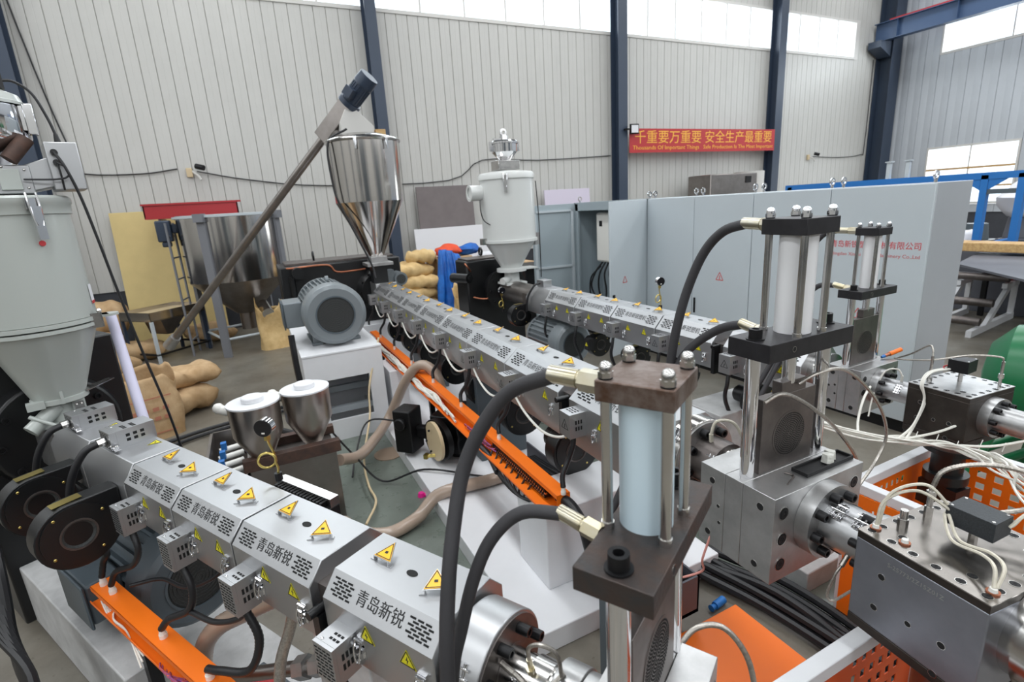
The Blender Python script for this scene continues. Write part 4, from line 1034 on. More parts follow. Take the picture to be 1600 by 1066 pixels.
# pump 2, in front at the frame edge: local x = flow (-Y), y = +X
mp2 = melt_pump('steel melt pump with shiny bolted top in the front corner', (1.44, 0.51, 0), R(-97), 0.148, 0.165, 0.895, 1.178, 'pumptop', 'pumpsteel')
place_text(textmesh('S-25773/2Z15Z01Z', 'machined', 0.016, 0.0002), mp2, (0.0, -0.1656, 1.128), (1, 0, 0), (0, 0, 1))
pump_box(mp2, Vector((0.0, 0.035, 1.215)), (0.10, 0.075, 0.05), R(4), 'crystal')
m = MB(); m.cyl((0, 0.03, 1.178), (0, 0.03, 1.215), 0.01, None, 8); obj('box_post', m, 'chromesoft', mp2)
m = MB()
for p in ((-0.13, -0.125), (0.125, -0.12), (-0.06, -0.14+0.02)):
    m = MB(); m.use('copper'); m.ring((p[0], p[1], 1.178), (0, 0, 1), 0.009, 0.013, 0.004, 14); m.use('whiteplastic'); m.cyl((p[0], p[1], 1.178), (p[0], p[1], 1.19), 0.009, 0.007, 10); obj('heater_port', m, None, mp2)
m = MB()
for q in (
    [(-0.13, -0.125, 1.19), (-0.125, -0.11, 1.26), (-0.09, -0.05, 1.29), (-0.04, -0.0, 1.25), (-0.05, 0.03, 1.235)],
    [(-0.128, -0.12, 1.19), (-0.12, -0.10, 1.28), (-0.08, -0.04, 1.31), (-0.045, 0.0, 1.26), (-0.05, 0.035, 1.235)],
    [(0.125, -0.12, 1.19), (0.11, -0.10, 1.225), (0.07, -0.07, 1.22), (0.0, -0.05, 1.205), (-0.045, -0.01, 1.235), (-0.052, 0.03, 1.235)],
    [(0.128, -0.115, 1.19), (0.12, -0.085, 1.225), (0.08, -0.055, 1.225), (0.01, -0.04, 1.208), (-0.04, -0.005, 1.24)],
    [(0.05, 0.07, 1.24), (0.06, 0.12, 1.27), (0.12, 0.18, 1.27), (0.22, 0.24, 1.22)],
    [(0.05, 0.06, 1.24), (0.07, 0.10, 1.28), (0.14, 0.16, 1.29), (0.25, 0.2, 1.24)]):
    obj('heater_lead', MB().tube(q, 0.004, 6, 8), 'wirecloth', mp2)
m = MB(); m.hexnut((-0.11, 0.04, 1.178), (-0.11, 0.04, 1.21), 0.010); m.cyl((-0.11, 0.04, 1.21), (-0.11, 0.04, 1.265), 0.007, None, 12); m.hexnut((-0.11, 0.04, 1.24), (-0.11, 0.04, 1.256), 0.011); obj('pressure_sensor', m, 'chromesoft', mp2)
m = MB(); m.hexnut((-0.11, -0.055, 1.178), (-0.11, -0.055, 1.2), 0.012); m.cyl((-0.11, -0.055, 1.2), (-0.11, -0.055, 1.225), 0.009, None, 12); obj('pressure_sensor', m, 'chromesoft', mp2)
m = MB().tube([(-0.11, 0.04, 1.265), (-0.10, 0.06, 1.315), (-0.06, 0.13, 1.335), (-0.0, 0.20, 1.325), (0.05, 0.22, 1.29), (0.03, 0.17, 1.25), (0.0, 0.11, 1.235)], 0.0055, 8, 8, rip=0.0012, pitch=0.003); obj('armoured_lead', m, 'braid', mp2)
m = MB(); m.cyl((0.148, 0, AX), (0.175, 0, AX), 0.115, None, 48); m.cyl((0.175, 0, AX), (0.26, 0, AX), 0.125, None, 48); obj('outlet_flange', m, 'chromesoft', mp2)
m = MB(); m.cyl((0, 0, 0.895), (0, 0, 0.72), 0.06, None, 24); m.cyl((0, 0, 0.72), (0, 0, 0.3), 0.045, None, 20); obj('drive_shaft', m, 'inox2', mp2)

mp3 = melt_pump('dark sooty melt pump with drilled top plate farther back', (2.70, 1.07, 0), R(-96), 0.122, 0.15, 0.935, 1.165, 'machined', 'pumpdark')
pump_box(mp3, Vector((-0.02, 0.03, 1.215)), (0.075, 0.085, 0.055), R(8), 'boltblack')
m = MB().cyl((-0.02, 0.03, 1.165), (-0.02, 0.03, 1.215), 0.009, None, 8); obj('box_post', m, 'chromesoft', mp3)
m = MB().tube([(-0.06, 0.02, 1.235), (-0.075, 0.0, 1.225), (-0.05, -0.02, 1.22), (-0.055, 0.03, 1.23)], 0.003, 6, 6); obj('red_lead', m, 'redpaint', mp3)
m = MB(); m.cyl((-0.09, -0.06, 1.165), (-0.09, -0.06, 1.28), 0.006, None, 10); m.hexnut((-0.09, -0.06, 1.165), (-0.09, -0.06, 1.18), 0.01); obj('pressure_sensor', m, 'chromesoft', mp3)
m = MB(); m.cyl((0.09, 0.10, 1.165), (0.09, 0.10, 1.275), 0.006, None, 10); m.hexnut((0.09, 0.10, 1.2), (0.09, 0.10, 1.22), 0.010); obj('pressure_sensor', m, 'chromesoft', mp3)
m = MB().tube([(-0.09, -0.06, 1.28), (-0.10, -0.05, 1.31), (-0.13, -0.03, 1.315), (-0.2, -0.02, 1.26), (-0.3, 0.02, 1.2)], 0.004, 8, 8); m.tube([(0.09, 0.10, 1.275), (0.08, 0.09, 1.295), (0.0, 0.04, 1.29), (-0.09, -0.055, 1.262), (-0.2, -0.06, 1.235), (-0.26, -0.05, 1.225)], 0.004, 8, 8); obj('sensor_lead', m, 'braid', mp3)
m = MB(); m.cyl((0.122, 0, AX), (0.16, 0, AX), 0.085, None, 40); bolts_ring(m.use('machined'), (0.16, 0, AX), (1, 0, 0), 0.068, 8, 0.011, 0.022); m.use('machined'); m.cyl((0.16, 0, AX), (0.42, 0, AX), 0.055, None, 32); obj('outlet_flange', m, None, mp3)
m = MB(); m.use('machdark'); m.cyl((0, 0, 0.935), (0, 0, 0.87), 0.095, None, 36); m.use('black'); m.cyl((0, 0, 0.87), (0, 0, 0.85), 0.1, None, 36); m.cyl((0, 0, 0.85), (0, 0, 0.74), 0.062, None, 28); m.cyl((0, 0, 0.74), (0, 0, 0.70), 0.085, None, 28); m.cyl((0, 0, 0.70), (0, 0, 0.4), 0.06, None, 24); m.box(-0.08, 0.08, -0.05, 0.05, 0.56, 0.68); obj('drive_coupling', m, None, mp3)
# ================================================================ hopper dryers
def toggle(t, p, ang, s=1.0):
    """chrome toggle latch on a drum at angle ang, hanging down from p=(r,z)"""
    r, z = p; m = MB()
    m.box(-0.022*s, 0.022*s, -0.012*s, 0, -0.03*s, 0.01*s); m.tube([(-0.016*s, -0.014*s, 0.03*s), (-0.016*s, -0.02*s, -0.03*s), (-0.01*s, -0.026*s, -0.09*s)], 0.004*s, 6, 4); m.tube([(0.016*s, -0.014*s, 0.03*s), (0.016*s, -0.02*s, -0.03*s), (0.01*s, -0.026*s, -0.09*s)], 0.004*s, 6, 4)
    m.box(-0.014*s, 0.014*s, -0.028*s, -0.014*s, -0.14*s, -0.02*s)
    m.xf(Matrix.Rotation(ang+math.pi/2, 4, 'Z') @ Matrix.Translation((0, -r, 0)) @ Matrix.Identity(4)); m.xf(Matrix.Translation((0, 0, z)))
    return obj('toggle_latch', m, 'chrome', t)

# dryer 1, nearest (local x = to the right of the viewer, -y = towards him)
DR = R(17)
t = thing('hopper_dryer', 'big pale grey hopper dryer with chrome loader in the near corner', 'hopper dryer', (-0.952, 3.141, 0), DR)
m = MB().lathe([(0.215, 1.655), (0.225, 1.66), (0.225, 2.165)], n=64); obj('drum', m, 'dryer', t)
m = MB().lathe([(0.225, 2.135), (0.233, 2.137), (0.235, 2.175), (0.240, 2.182), (0.240, 2.205), (0.23, 2.215), (0.0, 2.225)], n=64); obj('lid', m, 'dryer', t)
m = MB().lathe([(0.103, 1.29), (0.212, 1.605), (0.218, 1.612), (0.212, 1.612), (0.1, 1.30)], n=64); obj('cone', m, 'dryer', t)
m = MB().lathe([(0.21, 1.612), (0.232, 1.614), (0.232, 1.63), (0.21, 1.632)], n=64); m.lathe([(0.21, 1.636), (0.232, 1.638), (0.232, 1.656), (0.21, 1.658)], n=64); obj('flange_ring', m, 'dryer', t)
m = MB().box(0.19, 0.265, -0.045, 0.045, 1.636, 1.648); m.cyl((0.265, 0, 1.636), (0.265, 0, 1.648), 0.045, None, 20); obj('hinge_tab', m, 'dryer', t)
m = MB(); m.box(0.185, 0.225, -0.125, -0.105, 1.6, 1.67); m.cyl((0.225, -0.115, 1.6), (0.225, -0.115, 1.675), 0.008, None, 8); m.ball((0.225, -0.115, 1.68), 0.012, 8); obj('hinge', m, 'chromesoft', t)
m = MB().lathe([(0.075, 1.268), (0.112, 1.268), (0.112, 1.29), (0.103, 1.292), (0.1, 1.30)], n=40); m.box(-0.125, -0.06, -0.105, -0.06, 1.262, 1.296); m.box(0.0, 0.012, -0.118, -0.10, 1.268, 1.33); obj('outlet_flange', m, 'dryer', t)
m = MB(); m.poly([(0.09, 0.02, 1.292), (0.20, 0.03, 1.312), (0.225, 0.025, 1.306), (0.10, -0.06, 1.290)], (0, 0, 0.004)); obj('slide_gate', m, 'chromesoft', t)
m = MB().cyl((0, 0, 1.268), (0, 0, 1.17), 0.06, 0.068, 28); m.box(-0.10, 0.09, -0.09, 0.09, 1.158, 1.172); obj('throat_tube', m, 'dryer', t)
m = MB().cyl((-0.02, -0.04, 1.245), (-0.135, -0.09, 1.165), 0.034, None, 24); obj('clean_out', m, 'dryer', t)
m = MB(); m.cyl((-0.125, -0.085, 1.235), (-0.035, -0.13, 1.170), 0.009, None, 12); m.cyl((-0.035, -0.13, 1.170), (-0.015, -0.12, 1.178), 0.007, None, 10); obj('handle_pin', m, 'dryer', t)
m = MB(); m.use('dryer'); m.box(0.035, 0.085, -0.075, -0.062, 1.175, 1.265); m.use('chromesoft'); m.box(0.042, 0.078, -0.079, -0.075, 1.185, 1.255); m.ball((0.05, -0.081, 1.243), 0.005, 8); m.ball((0.07, -0.081, 1.243), 0.005, 8); obj('sight_plate', m, None, t)
toggle(t, (0.236, 2.19), R(-68), 1.15)
m = MB(); m.use('redink'); c_, s_ = math.cos(R(-67)), math.sin(R(-67)); m.cyl((0.2255*c_, 0.2255*s_, 2.012), (0.231*c_, 0.231*s_, 2.012), 0.012, None, 14); obj('red_button', m, None, t)
m = MB(); a_ = R(-16); m.use('pvc'); m.patch((0.2262*math.cos(a_), 0.2262*math.sin(a_), 1.76), (-math.sin(a_), math.cos(a_), 0), (0, 0, 1), 0.05, 0.09, 0.0008); m.use('redpaint'); m.patch((0.2264*math.cos(a_), 0.2264*math.sin(a_), 1.72), (-math.sin(a_), math.cos(a_), 0), (0, 0, 1), 0.05, 0.014, 0.0012); obj('data_label', m, None, t)
# loader on dryer 1
l = thing('vacuum_loader', 'chrome vacuum loader with grey cap on the near dryer', 'loader', (-0.952, 3.141, 0), DR)
m = MB(); m.box(-0.24, 0.12, -0.12, 0.12, 2.226, 2.345); obj('mount_box', m, 'cover', l, 0.004)
m = MB(); m.box(0.012, 0.082, -0.138, -0.122, 2.242, 2.328); obj('sensor_plate', m, 'dryer', l, 0.002)
m = MB(); m.box(-0.02, 0.004, -0.132, -0.12, 2.245, 2.32); m.cyl((-0.008, -0.132, 2.29), (-0.008, -0.136, 2.29), 0.009, None, 12); obj('sensor_head', m, 'boltblack', l)
m = MB()
for px_, pz_ in ((0.12, 2.25), (0.12, 2.325), (-0.05, 2.335), (0.05, 2.338)): piece(m, 'screw', ('scrd',), lambda: MB().use('chromesoft').ball((0, 0, 0), 0.006, 8, (1, 1, 0.6)), (px_-0.02, -0.121, pz_), (0, -1, 0))
obj('screw', m, None, l)
m = MB(); m.poly([(0.10, -0.115, 2.235), (0.215, -0.115, 2.26), (0.205, -0.115, 2.385), (0.10, -0.115, 2.345)], (0, 0.2, 0)); obj('chute', m, 'cover', l, 0.003)
m = MB().lathe([(0.06, 2.345), (0.09, 2.38), (0.15, 2.445), (0.165, 2.465), (0.165, 2.60), (0.0, 2.602)], n=48); obj('bowl', m, 'chrome', l)
m = MB().lathe([(0.178, 2.594), (0.178, 2.606), (0.165, 2.612), (0.155, 2.64), (0.12, 2.655), (0.108, 2.66), (0.10, 2.735), (0.085, 2.75), (0.0, 2.752)], n=48); obj('cap', m, 'dryer', l)
m = MB(); m.box(0.125, 0.165, -0.09, -0.045, 2.49, 2.60); m.box(0.15, 0.185, -0.10, -0.05, 2.475, 2.60); obj('toggle_latch', m, 'chrome', l, 0.003)
m = MB().cyl((0.06, -0.13, 2.365), (0.135, -0.115, 2.455), 0.03, None, 18); obj('spout_pipe', m, 'brownsteel', l)
c = obj('control_box', MB().box(0.185, 0.30, -0.15, 0.03, 2.238, 2.44), 'cover', l, 0.004)
for z_ in (2.395, 2.352): obj('cable_gland', MB().cyl((0.215, -0.15, z_), (0.212, -0.175, z_), 0.013, None, 12), 'cable', c)
m = MB(); m.tube([(0.105, -0.02, 2.70), (0.15, -0.02, 2.70), (0.20, -0.03, 2.655), (0.23, -0.04, 2.56), (0.245, -0.05, 2.47), (0.245, -0.05, 2.44)], 0.006, 8, 8); m.cyl((0.245, -0.05, 2.44), (0.243, -0.05, 2.485), 0.015, 0.008, 10); m.box(0.09, 0.115, -0.05, 0.01, 2.665, 2.735); obj('power_lead', m, 'cable', l)
m = MB(); m.tube([(0.212, -0.175, 2.352), (0.235, -0.19, 2.33), (0.24, -0.19, 2.295), (0.20, -0.19, 2.28), (0.09, -0.15, 2.283)], 0.004, 8, 6); m.tube([(0.214, -0.175, 2.352), (0.216, -0.18, 2.30), (0.216, -0.17, 2.235)], 0.004, 8, 6); obj('sensor_lead', m, 'cable', l)
_lw = Matrix.Translation((-0.952, 3.141, 0)) @ Matrix.Rotation(DR, 4, 'Z')
m = MB().tube([_lw @ Vector(q) for q in ((0.212, -0.175, 2.395), (0.235, -0.20, 2.33), (0.262, -0.20, 2.2), (0.285, -0.20, 2.0), (0.31, -0.20, 1.75), (0.345, -0.20, 1.45), (0.40, -0.16, 1.05), (0.45, -0.05, 0.5), (0.5, 0.05, 0.02))], 0.006, 8, 10)
tag(obj('control_cable', m, 'cable'), 'long black cable hanging from the near dryer control box to the floor', 'cable')
m = MB().cyl((-0.62, 3.04, 0.95), (-0.715, 3.34, 1.62), 0.024, 0.024, 14)
tag(obj('film_roll', m, 'paper'), 'lavender plastic tube leaning beside the near dryer', 'film roll')

# dryer 3 (white) and its loader
t = thing('hopper_dryer', 'white hopper dryer with side pipe on the far extruder', 'hopper dryer', (2.70, 5.49, 0), 0)
m = MB().lathe([(0.30, 1.665), (0.305, 1.67), (0.305, 2.36)], n=48); obj('drum', m, 'dryer2', t)
m = MB().lathe([(0.305, 2.33), (0.318, 2.33), (0.32, 2.37), (0.30, 2.40), (0.12, 2.425), (0.0, 2.43)], n=48); obj('lid', m, 'dryer2', t)
m = MB().lathe([(0.12, 1.345), (0.295, 1.645)], n=48); obj('cone', m, 'dryer2', t)
m = MB().lathe([(0.28, 1.64), (0.322, 1.642), (0.322, 1.672), (0.28, 1.675)], n=48); obj('flange_ring', m, 'dryer2', t)
m = MB().lathe([(0.09, 1.30), (0.175, 1.30), (0.175, 1.335), (0.12, 1.345)], n=36); m.box(0.0, 0.30, -0.09, 0.09, 1.31, 1.325); obj('outlet_flange', m, 'dryer2', t)
m = MB().cyl((0, 0, 1.30), (0, 0, 1.15), 0.085, 0.09, 28); m.cyl((-0.05, -0.03, 1.22), (-0.17, -0.09, 1.2), 0.04, None, 16); m.box(-0.13, 0.13, -0.13, 0.13, 1.15, 1.175); obj('throat_tube', m, 'dryer2', t)
m = MB().cyl((-0.28, 0.05, 2.20), (-0.43, 0.06, 2.20), 0.085, None, 24); m.ring((-0.43, 0.06, 2.20), (-1, 0, 0), 0.06, 0.09, 0.01, 24); obj('air_inlet', m, 'dryer2', t)
toggle(t, (0.312, 2.35), R(-118), 1.2); toggle(t, (0.312, 2.35), R(12), 1.2)
obj('clamp', MB().box(-0.36, -0.28, -0.04, 0.04, 1.63, 1.70), 'chromesoft', t)
obj('hinge', MB().box(0.28, 0.37, -0.06, 0.02, 1.58, 1.72), 'chromesoft', t)
l = thing('vacuum_loader', 'chrome vacuum loader on top of the white dryer', 'loader', (2.70, 5.49, 0), 0)
m = MB(); m.box(-0.13, 0.13, -0.10, 0.10, 2.43, 2.53); obj('mount_box', m, 'chromesoft', l, 0.004)
m = MB().lathe([(0.06, 2.53), (0.14, 2.62), (0.142, 2.71), (0.0, 2.712)], n=32); obj('bowl', m, 'chrome', l)
m = MB().lathe([(0.155, 2.705), (0.155, 2.725), (0.14, 2.74), (0.05, 2.745), (0.04, 2.80), (0, 2.805)], n=32); m.box(-0.13, 0.03, -0.02, 0.02, 2.75, 2.765); m.ring((0, 0, 2.83), (0, 1, 0), 0.02, 0.04, 0.02, 18); obj('cap', m, 'chrome', l)
m = MB(); m.box(0.14, 0.18, -0.02, 0.02, 2.63, 2.73); m.box(-0.18, -0.14, -0.02, 0.02, 2.63, 2.73); obj('toggle_latch', m, 'chrome', l)
obj('sensor_lead', MB().tube([(-0.34, 0.0, 2.12), (-0.36, -0.05, 2.0), (-0.33, -0.05, 1.9), (-0.29, -0.12, 1.85)], 0.006, 6, 6), 'cable', l)
obj('sensor_lead', MB().tube([(0.32, -0.1, 2.3), (0.33, -0.12, 1.9), (0.33, -0.12, 1.2)], 0.006, 6, 6), 'cable', l)

# stainless cone hopper of extruder 2
t = thing('cone_hopper', 'tall stainless cone hopper above the middle extruder', 'hopper', (1.40, 6.66, 0), 0)
m = MB().lathe([(0.405, 2.19), (0.42, 2.88)], n=56); obj('drum', m, 'inox', t)
m = MB().lathe([(0.085, 1.53), (0.405, 2.19)], n=56); obj('cone', m, 'inox', t)
m = MB().lathe([(0.415, 2.86), (0.44, 2.865), (0.445, 2.885), (0.43, 2.90), (0.25, 2.96), (0.0, 2.97)], n=56); obj('lid', m, 'chromesoft', t)
m = MB(); m.box(-0.10, 0.10, -0.12, 0.12, 1.46, 1.53); m.box(-0.16, 0.16, -0.16, 0.16, 1.42, 1.46); obj('outlet_box', m, 'machined', t, 0.003)
m = MB(); m.box(-0.09, 0.09, -0.09, 0.09, 1.2, 1.42); obj('throat', m, 'black', t)
m = MB(); m.box(0.16, 0.28, -0.05, 0.05, 2.93, 3.02); obj('vent_box', m, 'wood', t, 0.004)
toggle(t, (0.44, 2.875), R(-66), 0.8); toggle(t, (0.44, 2.875), R(-112), 0.8)
m = MB().tube([(-0.20, -0.2, 3.0), (-0.42, -0.15, 2.85), (-0.43, -0.16, 2.4), (-0.38, -0.2, 2.15), (-0.15, -0.3, 1.5), (-0.12, -0.35, 1.3)], 0.012, 8, 8); obj('power_cable', m, 'cable', t)

# screw conveyor
t = thing('screw_conveyor', 'slanted steel screw conveyor tube with navy motor on top', 'conveyor', (0, 0, 0))
A, B = Vector((-1.30, 9.0, 0.36)), Vector((1.30, 6.72, 3.30)); u = (B-A).normalized()
m = MB().cyl(A, B-u*0.25, 0.05, None, 24); obj('tube', m, 'brownsteel' if False else 'inox2', t)
m = MB().cyl(A-u*0.06, A+u*0.16, 0.085, 0.07, 18); obj('foot', m, 'machined', t)
X_, Y_, Z_ = basis(u)
mt = Matrix((X_, Y_, Z_)).transposed().to_4x4(); mt.translation = B-u*0.22
m = MB().box(-0.08, 0.08, -0.09, 0.09, -0.30, 0.22, mt); obj('head_box', m, 'inox2', t, 0.005)
m = MB(); m.poly([(1.17, 6.63, 2.96), (1.55, 6.63, 2.96), (1.55, 6.63, 3.06), (1.36, 6.63, 3.24), (1.24, 6.63, 3.24), (1.17, 6.63, 3.1)], (0, 0.2, 0)); obj('outlet_chute', m, 'trimw', t, 0.004)
m = MB().cyl(B-u*0.0, B+u*0.06, 0.13, None, 24); obj('motor_flange', m, 'navy', t)
m = MB().cyl(B+u*0.06, B+u*0.30, 0.105, None, 28)
for k in range(18):
    a = 2*math.pi*k/18; d_ = X_*math.cos(a)+Y_*math.sin(a); m.cyl(B+u*0.08+d_*0.108, B+u*0.28+d_*0.108, 0.006, None, 4)
obj('motor', m, 'navy', t)
m = MB().cyl(B+u*0.30, B+u*0.42, 0.118, 0.11, 28); obj('fan_cowl', m, 'navy', t)
mt2 = mt.copy(); mt2.translation = B+u*0.17-X_*0.0
best = max([X_, -X_, Y_, -Y_], key=lambda v: v.dot(Vector((-0.5, -0.6, 0.1))))
m = MB().cyl(B+u*0.16+best*0.08, B+u*0.16+best*0.19, 0.075, 0.075, 4); obj('terminal_box', m, 'navy', t)

# steel mixing silo with legs
t = thing('mixing_silo', 'large stainless mixing silo on grey legs by the wall', 'silo', (-0.23, 9.75, 0), 0)
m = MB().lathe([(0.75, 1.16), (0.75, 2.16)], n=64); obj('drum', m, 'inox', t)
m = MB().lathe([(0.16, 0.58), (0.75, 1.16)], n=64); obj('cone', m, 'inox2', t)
m = MB().lathe([(0.74, 2.14), (0.79, 2.145), (0.79, 2.18), (0.74, 2.185), (0.0, 2.19)], n=64); obj('rim', m, 'cab', t)
m = MB().cyl((0, 0, 0.58), (0, 0, 0.3), 0.12, None, 20); obj('outlet_pipe', m, 'inox2', t)
m = MB().cyl((0.25, -0.35, 0.72), (0.31, -0.62, 0.6), 0.09, None, 20); obj('discharge_spout', m, 'chromesoft', t)
for a in (-118, -30, 62, 152):
    c, s = math.cos(R(a)), math.sin(R(a)); mt = Matrix.Rotation(R(a), 4, 'Z')
    m = MB().box(0.75, 0.80, -0.06, 0.06, 0.0, 2.16, mt); m.box(0.74, 0.85, -0.07, 0.07, 2.08, 2.2, mt); obj('leg', m, 'colgrey', t)
m = MB()
for a, b in ((-118, -30), (-30, 62), (62, 152), (152, 242)):
    p, q = Vector((0.77*math.cos(R(a)), 0.77*math.sin(R(a)), 0.28)), Vector((0.77*math.cos(R(b)), 0.77*math.sin(R(b)), 0.28)); m.cyl(p, q, 0.022, None, 6)
obj('brace', m, 'cab', t)
m = MB(); m.box(-1.02, -0.82, -0.1, 0.12, 1.82, 2.14); m.box(-0.98, -0.86, -0.08, 0.10, 1.74, 1.82); m.box(-0.82, -0.74, -0.04, 0.06, 1.94, 2.08); obj('mixer_motor', m, 'navy', t, 0.02)
lad = thing('ladder', 'narrow grey ladder beside the steel silo', 'ladder', (0, 0, 0))
P0, P1 = Vector((-1.03, 9.95, 0.75)), Vector((-1.12, 9.95, 2.1))
m = MB().cyl((-1.10, 9.55, 0.0), (-1.10, 9.55, 2.1), 0.018, None, 8); obj('rail', m, 'colgrey', lad)
m = MB().cyl((-1.04, 9.95, 0.0), (-1.04, 9.95, 2.1), 0.018, None, 8); obj('rail', m, 'colgrey', lad)
for k in range(6):
    z = 0.25+k*0.33
    m = MB().cyl((-1.10, 9.55, z), (-1.04, 9.95, z), 0.013, None, 6); obj('rung', m, 'colgrey', lad)

# charging tray
t = thing('charging_tray', 'low stainless charging tray on legs beside the silo', 'tray', (-1.54, 9.35, 0), R(42.7))
m = MB(); m.box(0, 0.92, 0, 0.70, 0.66, 0.675); m.box(0, 0.92, 0, 0.012, 0.66, 0.80); m.box(0, 0.92, 0.688, 0.70, 0.66, 0.80); m.box(0, 0.012, 0, 0.7, 0.66, 0.8); m.box(0.908, 0.92, 0, 0.7, 0.66, 0.8); obj('pan', m, 'inox', t)
obj('granule_bed', MB().box(0.012, 0.908, 0.012, 0.688, 0.675, 0.74), 'beige', t)
m = MB(); m.poly([(0.25, 0.15, 0.66), (0.7, 0.15, 0.66), (0.52, 0.3, 0.36), (0.42, 0.3, 0.36)], (0, 0.4, 0)); obj('funnel', m, 'inox2', t)
for xx, yy in ((0.02, 0.02), (0.9, 0.02), (0.02, 0.68), (0.9, 0.68)):
    m = MB().box(xx-0.02, xx+0.02, yy-0.02, yy+0.02, 0, 0.66); obj('leg', m, 'cab' if yy < 0.1 and xx < 0.1 else 'navy', t)
m = MB(); m.box(0, 0.92, 0.0, 0.03, 0.12, 0.15); m.box(0, 0.92, 0.67, 0.70, 0.12, 0.15); m.box(0, 0.03, 0, 0.7, 0.12, 0.15); m.box(0.89, 0.92, 0, 0.7, 0.12, 0.15); obj('brace', m, 'boltblack', t)

# ================================================================ control cabinets
MT['cabside'] = mat('cabinet_side_grey', (172, 176, 182), 0.42, 0.15, var=0.04, scale=2)  # cabinet grey with the shade of the row's end side painted in
CX0, CX1 = 4.60, 5.12
edges = [2.16, 2.95, 3.742, 4.533, 5.325]
def eyebolts(t, y0, y1):
    for yy in (y0+0.05, y1-0.05):
        m = MB().ring((CX0+0.08, yy-0.006, 2.075), (0, 1, 0), 0.022, 0.034, 0.012, 20); m.cyl((CX0+0.08, yy, 2.02), (CX0+0.08, yy, 2.05), 0.012, None, 10); obj('lifting_eye', m, 'chrome', t)
names = ['grey control cabinet with red company lettering at the near end of the row', 'grey control cabinet second from the red lettered end', 'grey control cabinet with red warning triangle and black handle', 'grey control cabinet next to the open door']
for i in range(4):
    y0, y1 = edges[i], edges[i+1]
    t = thing('control_cabinet', names[i], 'cabinet', (0, 0, 0), 0, 'grey control cabinets in a row')
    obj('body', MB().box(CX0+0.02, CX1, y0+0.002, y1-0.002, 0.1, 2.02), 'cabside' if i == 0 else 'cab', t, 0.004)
    obj('plinth', MB().box(CX0+0.03, CX1-0.02, y0+0.01, y1-0.01, 0.0, 0.1), 'boltblack', t)
    d = obj('door', MB().box(CX0-0.002, CX0+0.02, y0+0.004, y1-0.004, 0.11, 2.015), 'cab', t, 0.004)
    if i == 2: obj('handle', MB().box(CX0-0.018, CX0-0.002, y1-0.06, y1-0.04, 0.68, 0.86), 'boltblack', d, 0.004)
    if i in (0, 2):
        yc = 2.62 if i == 0 else 4.13; zc = 0.95 if i == 0 else 1.13
        m = MB(); s = 0.10
        for a, b in (((-0.5, -0.2887), (0.5, -0.2887)), ((0.5, -0.2887), (0, 0.577)), ((0, 0.577), (-0.5, -0.2887))):
            p, q = Vector((CX0-0.0022, yc+a[0]*s, zc+a[1]*s)), Vector((CX0-0.0022, yc+b[0]*s, zc+b[1]*s)); dd = q-p
            m.patch((p+q)/2, dd, Vector((-1, 0, 0)).cross(dd), dd.length, 0.01, 0.0006)
        m.patch((CX0-0.0022, yc, zc), (0, 1, 0), (0, 0, 1), 0.012, 0.045, -0.0006); obj('warning_mark', m, 'pinkink', d)
    if i == 0:
        tm = textmesh('青岛新锐塑料机械有限公司', 'redink', 0.09, 0.0004); wx = max(v.co.x for v in tm.vertices)-min(v.co.x for v in tm.vertices)
        place_text(tm, d, (CX0-0.003, 2.555, 1.545), (0, -1, 0), (0, 0, 1), 0.70/wx, 0.72)
        tm = textmesh('Qingdao Xinrui Plastic Machinery Co.,Ltd', 'pinkink', 0.05, 0.0004); wx = max(v.co.x for v in tm.vertices)-min(v.co.x for v in tm.vertices)
        place_text(tm, d, (CX0-0.003, 2.555, 1.465), (0, -1, 0), (0, 0, 1), 0.70/wx, 0.8)
    eyebolts(t, y0, y1)
# open cabinet
t = thing('control_cabinet', 'open grey control cabinet with a white drive unit inside', 'cabinet', (0, 0, 0), 0, 'grey control cabinets in a row')
m = MB(); y0, y1 = 5.327, 7.02
m.box(CX0, CX1, y0, y0+0.03, 0.1, 2.02); m.box(CX0, CX1, y1-0.03, y1, 0.1, 2.02); m.box(CX1-0.02, CX1, y0, y1, 0.1, 2.02); m.box(CX0, CX1, y0, y1, 1.98, 2.02); m.box(CX0, CX1, y0, y1, 0.1, 0.14)
m.box(CX0, CX0+0.03, y1-0.10, y1-0.03, 0.1, 2.0); m.box(CX0, CX0+0.03, y0+0.03, y1-0.03, 1.9, 1.98); obj('body', m, 'cabin', t)
obj('plinth', MB().box(CX0+0.03, CX1-0.02, y0+0.01, y1-0.01, 0.0, 0.1), 'boltblack', t)
m = MB(); m.box(0, 0.022, 0, 0.80, 0.11, 2.015); d = obj('door', m, 'cab', t, 0.004); d.location = (CX0, 5.33, 0); d.rotation_euler = (0, 0, R(107))
m = MB(); m.box(-0.02, 0.0, 0.60, 0.75, 0.80, 0.825); m.box(-0.012, 0.0, 0.72, 0.76, 0.76, 0.9); obj('handle', m, 'boltblack', d)
m = MB(); s = 0.09
for a, b in (((-0.5, -0.2887), (0.5, -0.2887)), ((0.5, -0.2887), (0, 0.577)), ((0, 0.577), (-0.5, -0.2887))):
    p, q = Vector((-0.0022, 0.5+a[0]*s, 1.05+a[1]*s)), Vector((-0.0022, 0.5+b[0]*s, 1.05+b[1]*s)); dd = q-p
    m.patch((p+q)/2, dd, Vector((-1, 0, 0)).cross(dd), dd.length, 0.01, 0.0006)
obj('warning_mark', m, 'pinkink', d)
m = MB(); m.box(-0.02, 0.0, -0.72, 0, 0.11, 2.015); d = obj('door', m, 'cabin', t, 0.003); d.location = (CX0, 7.0, 0); d.rotation_euler = (0, 0, R(-97))
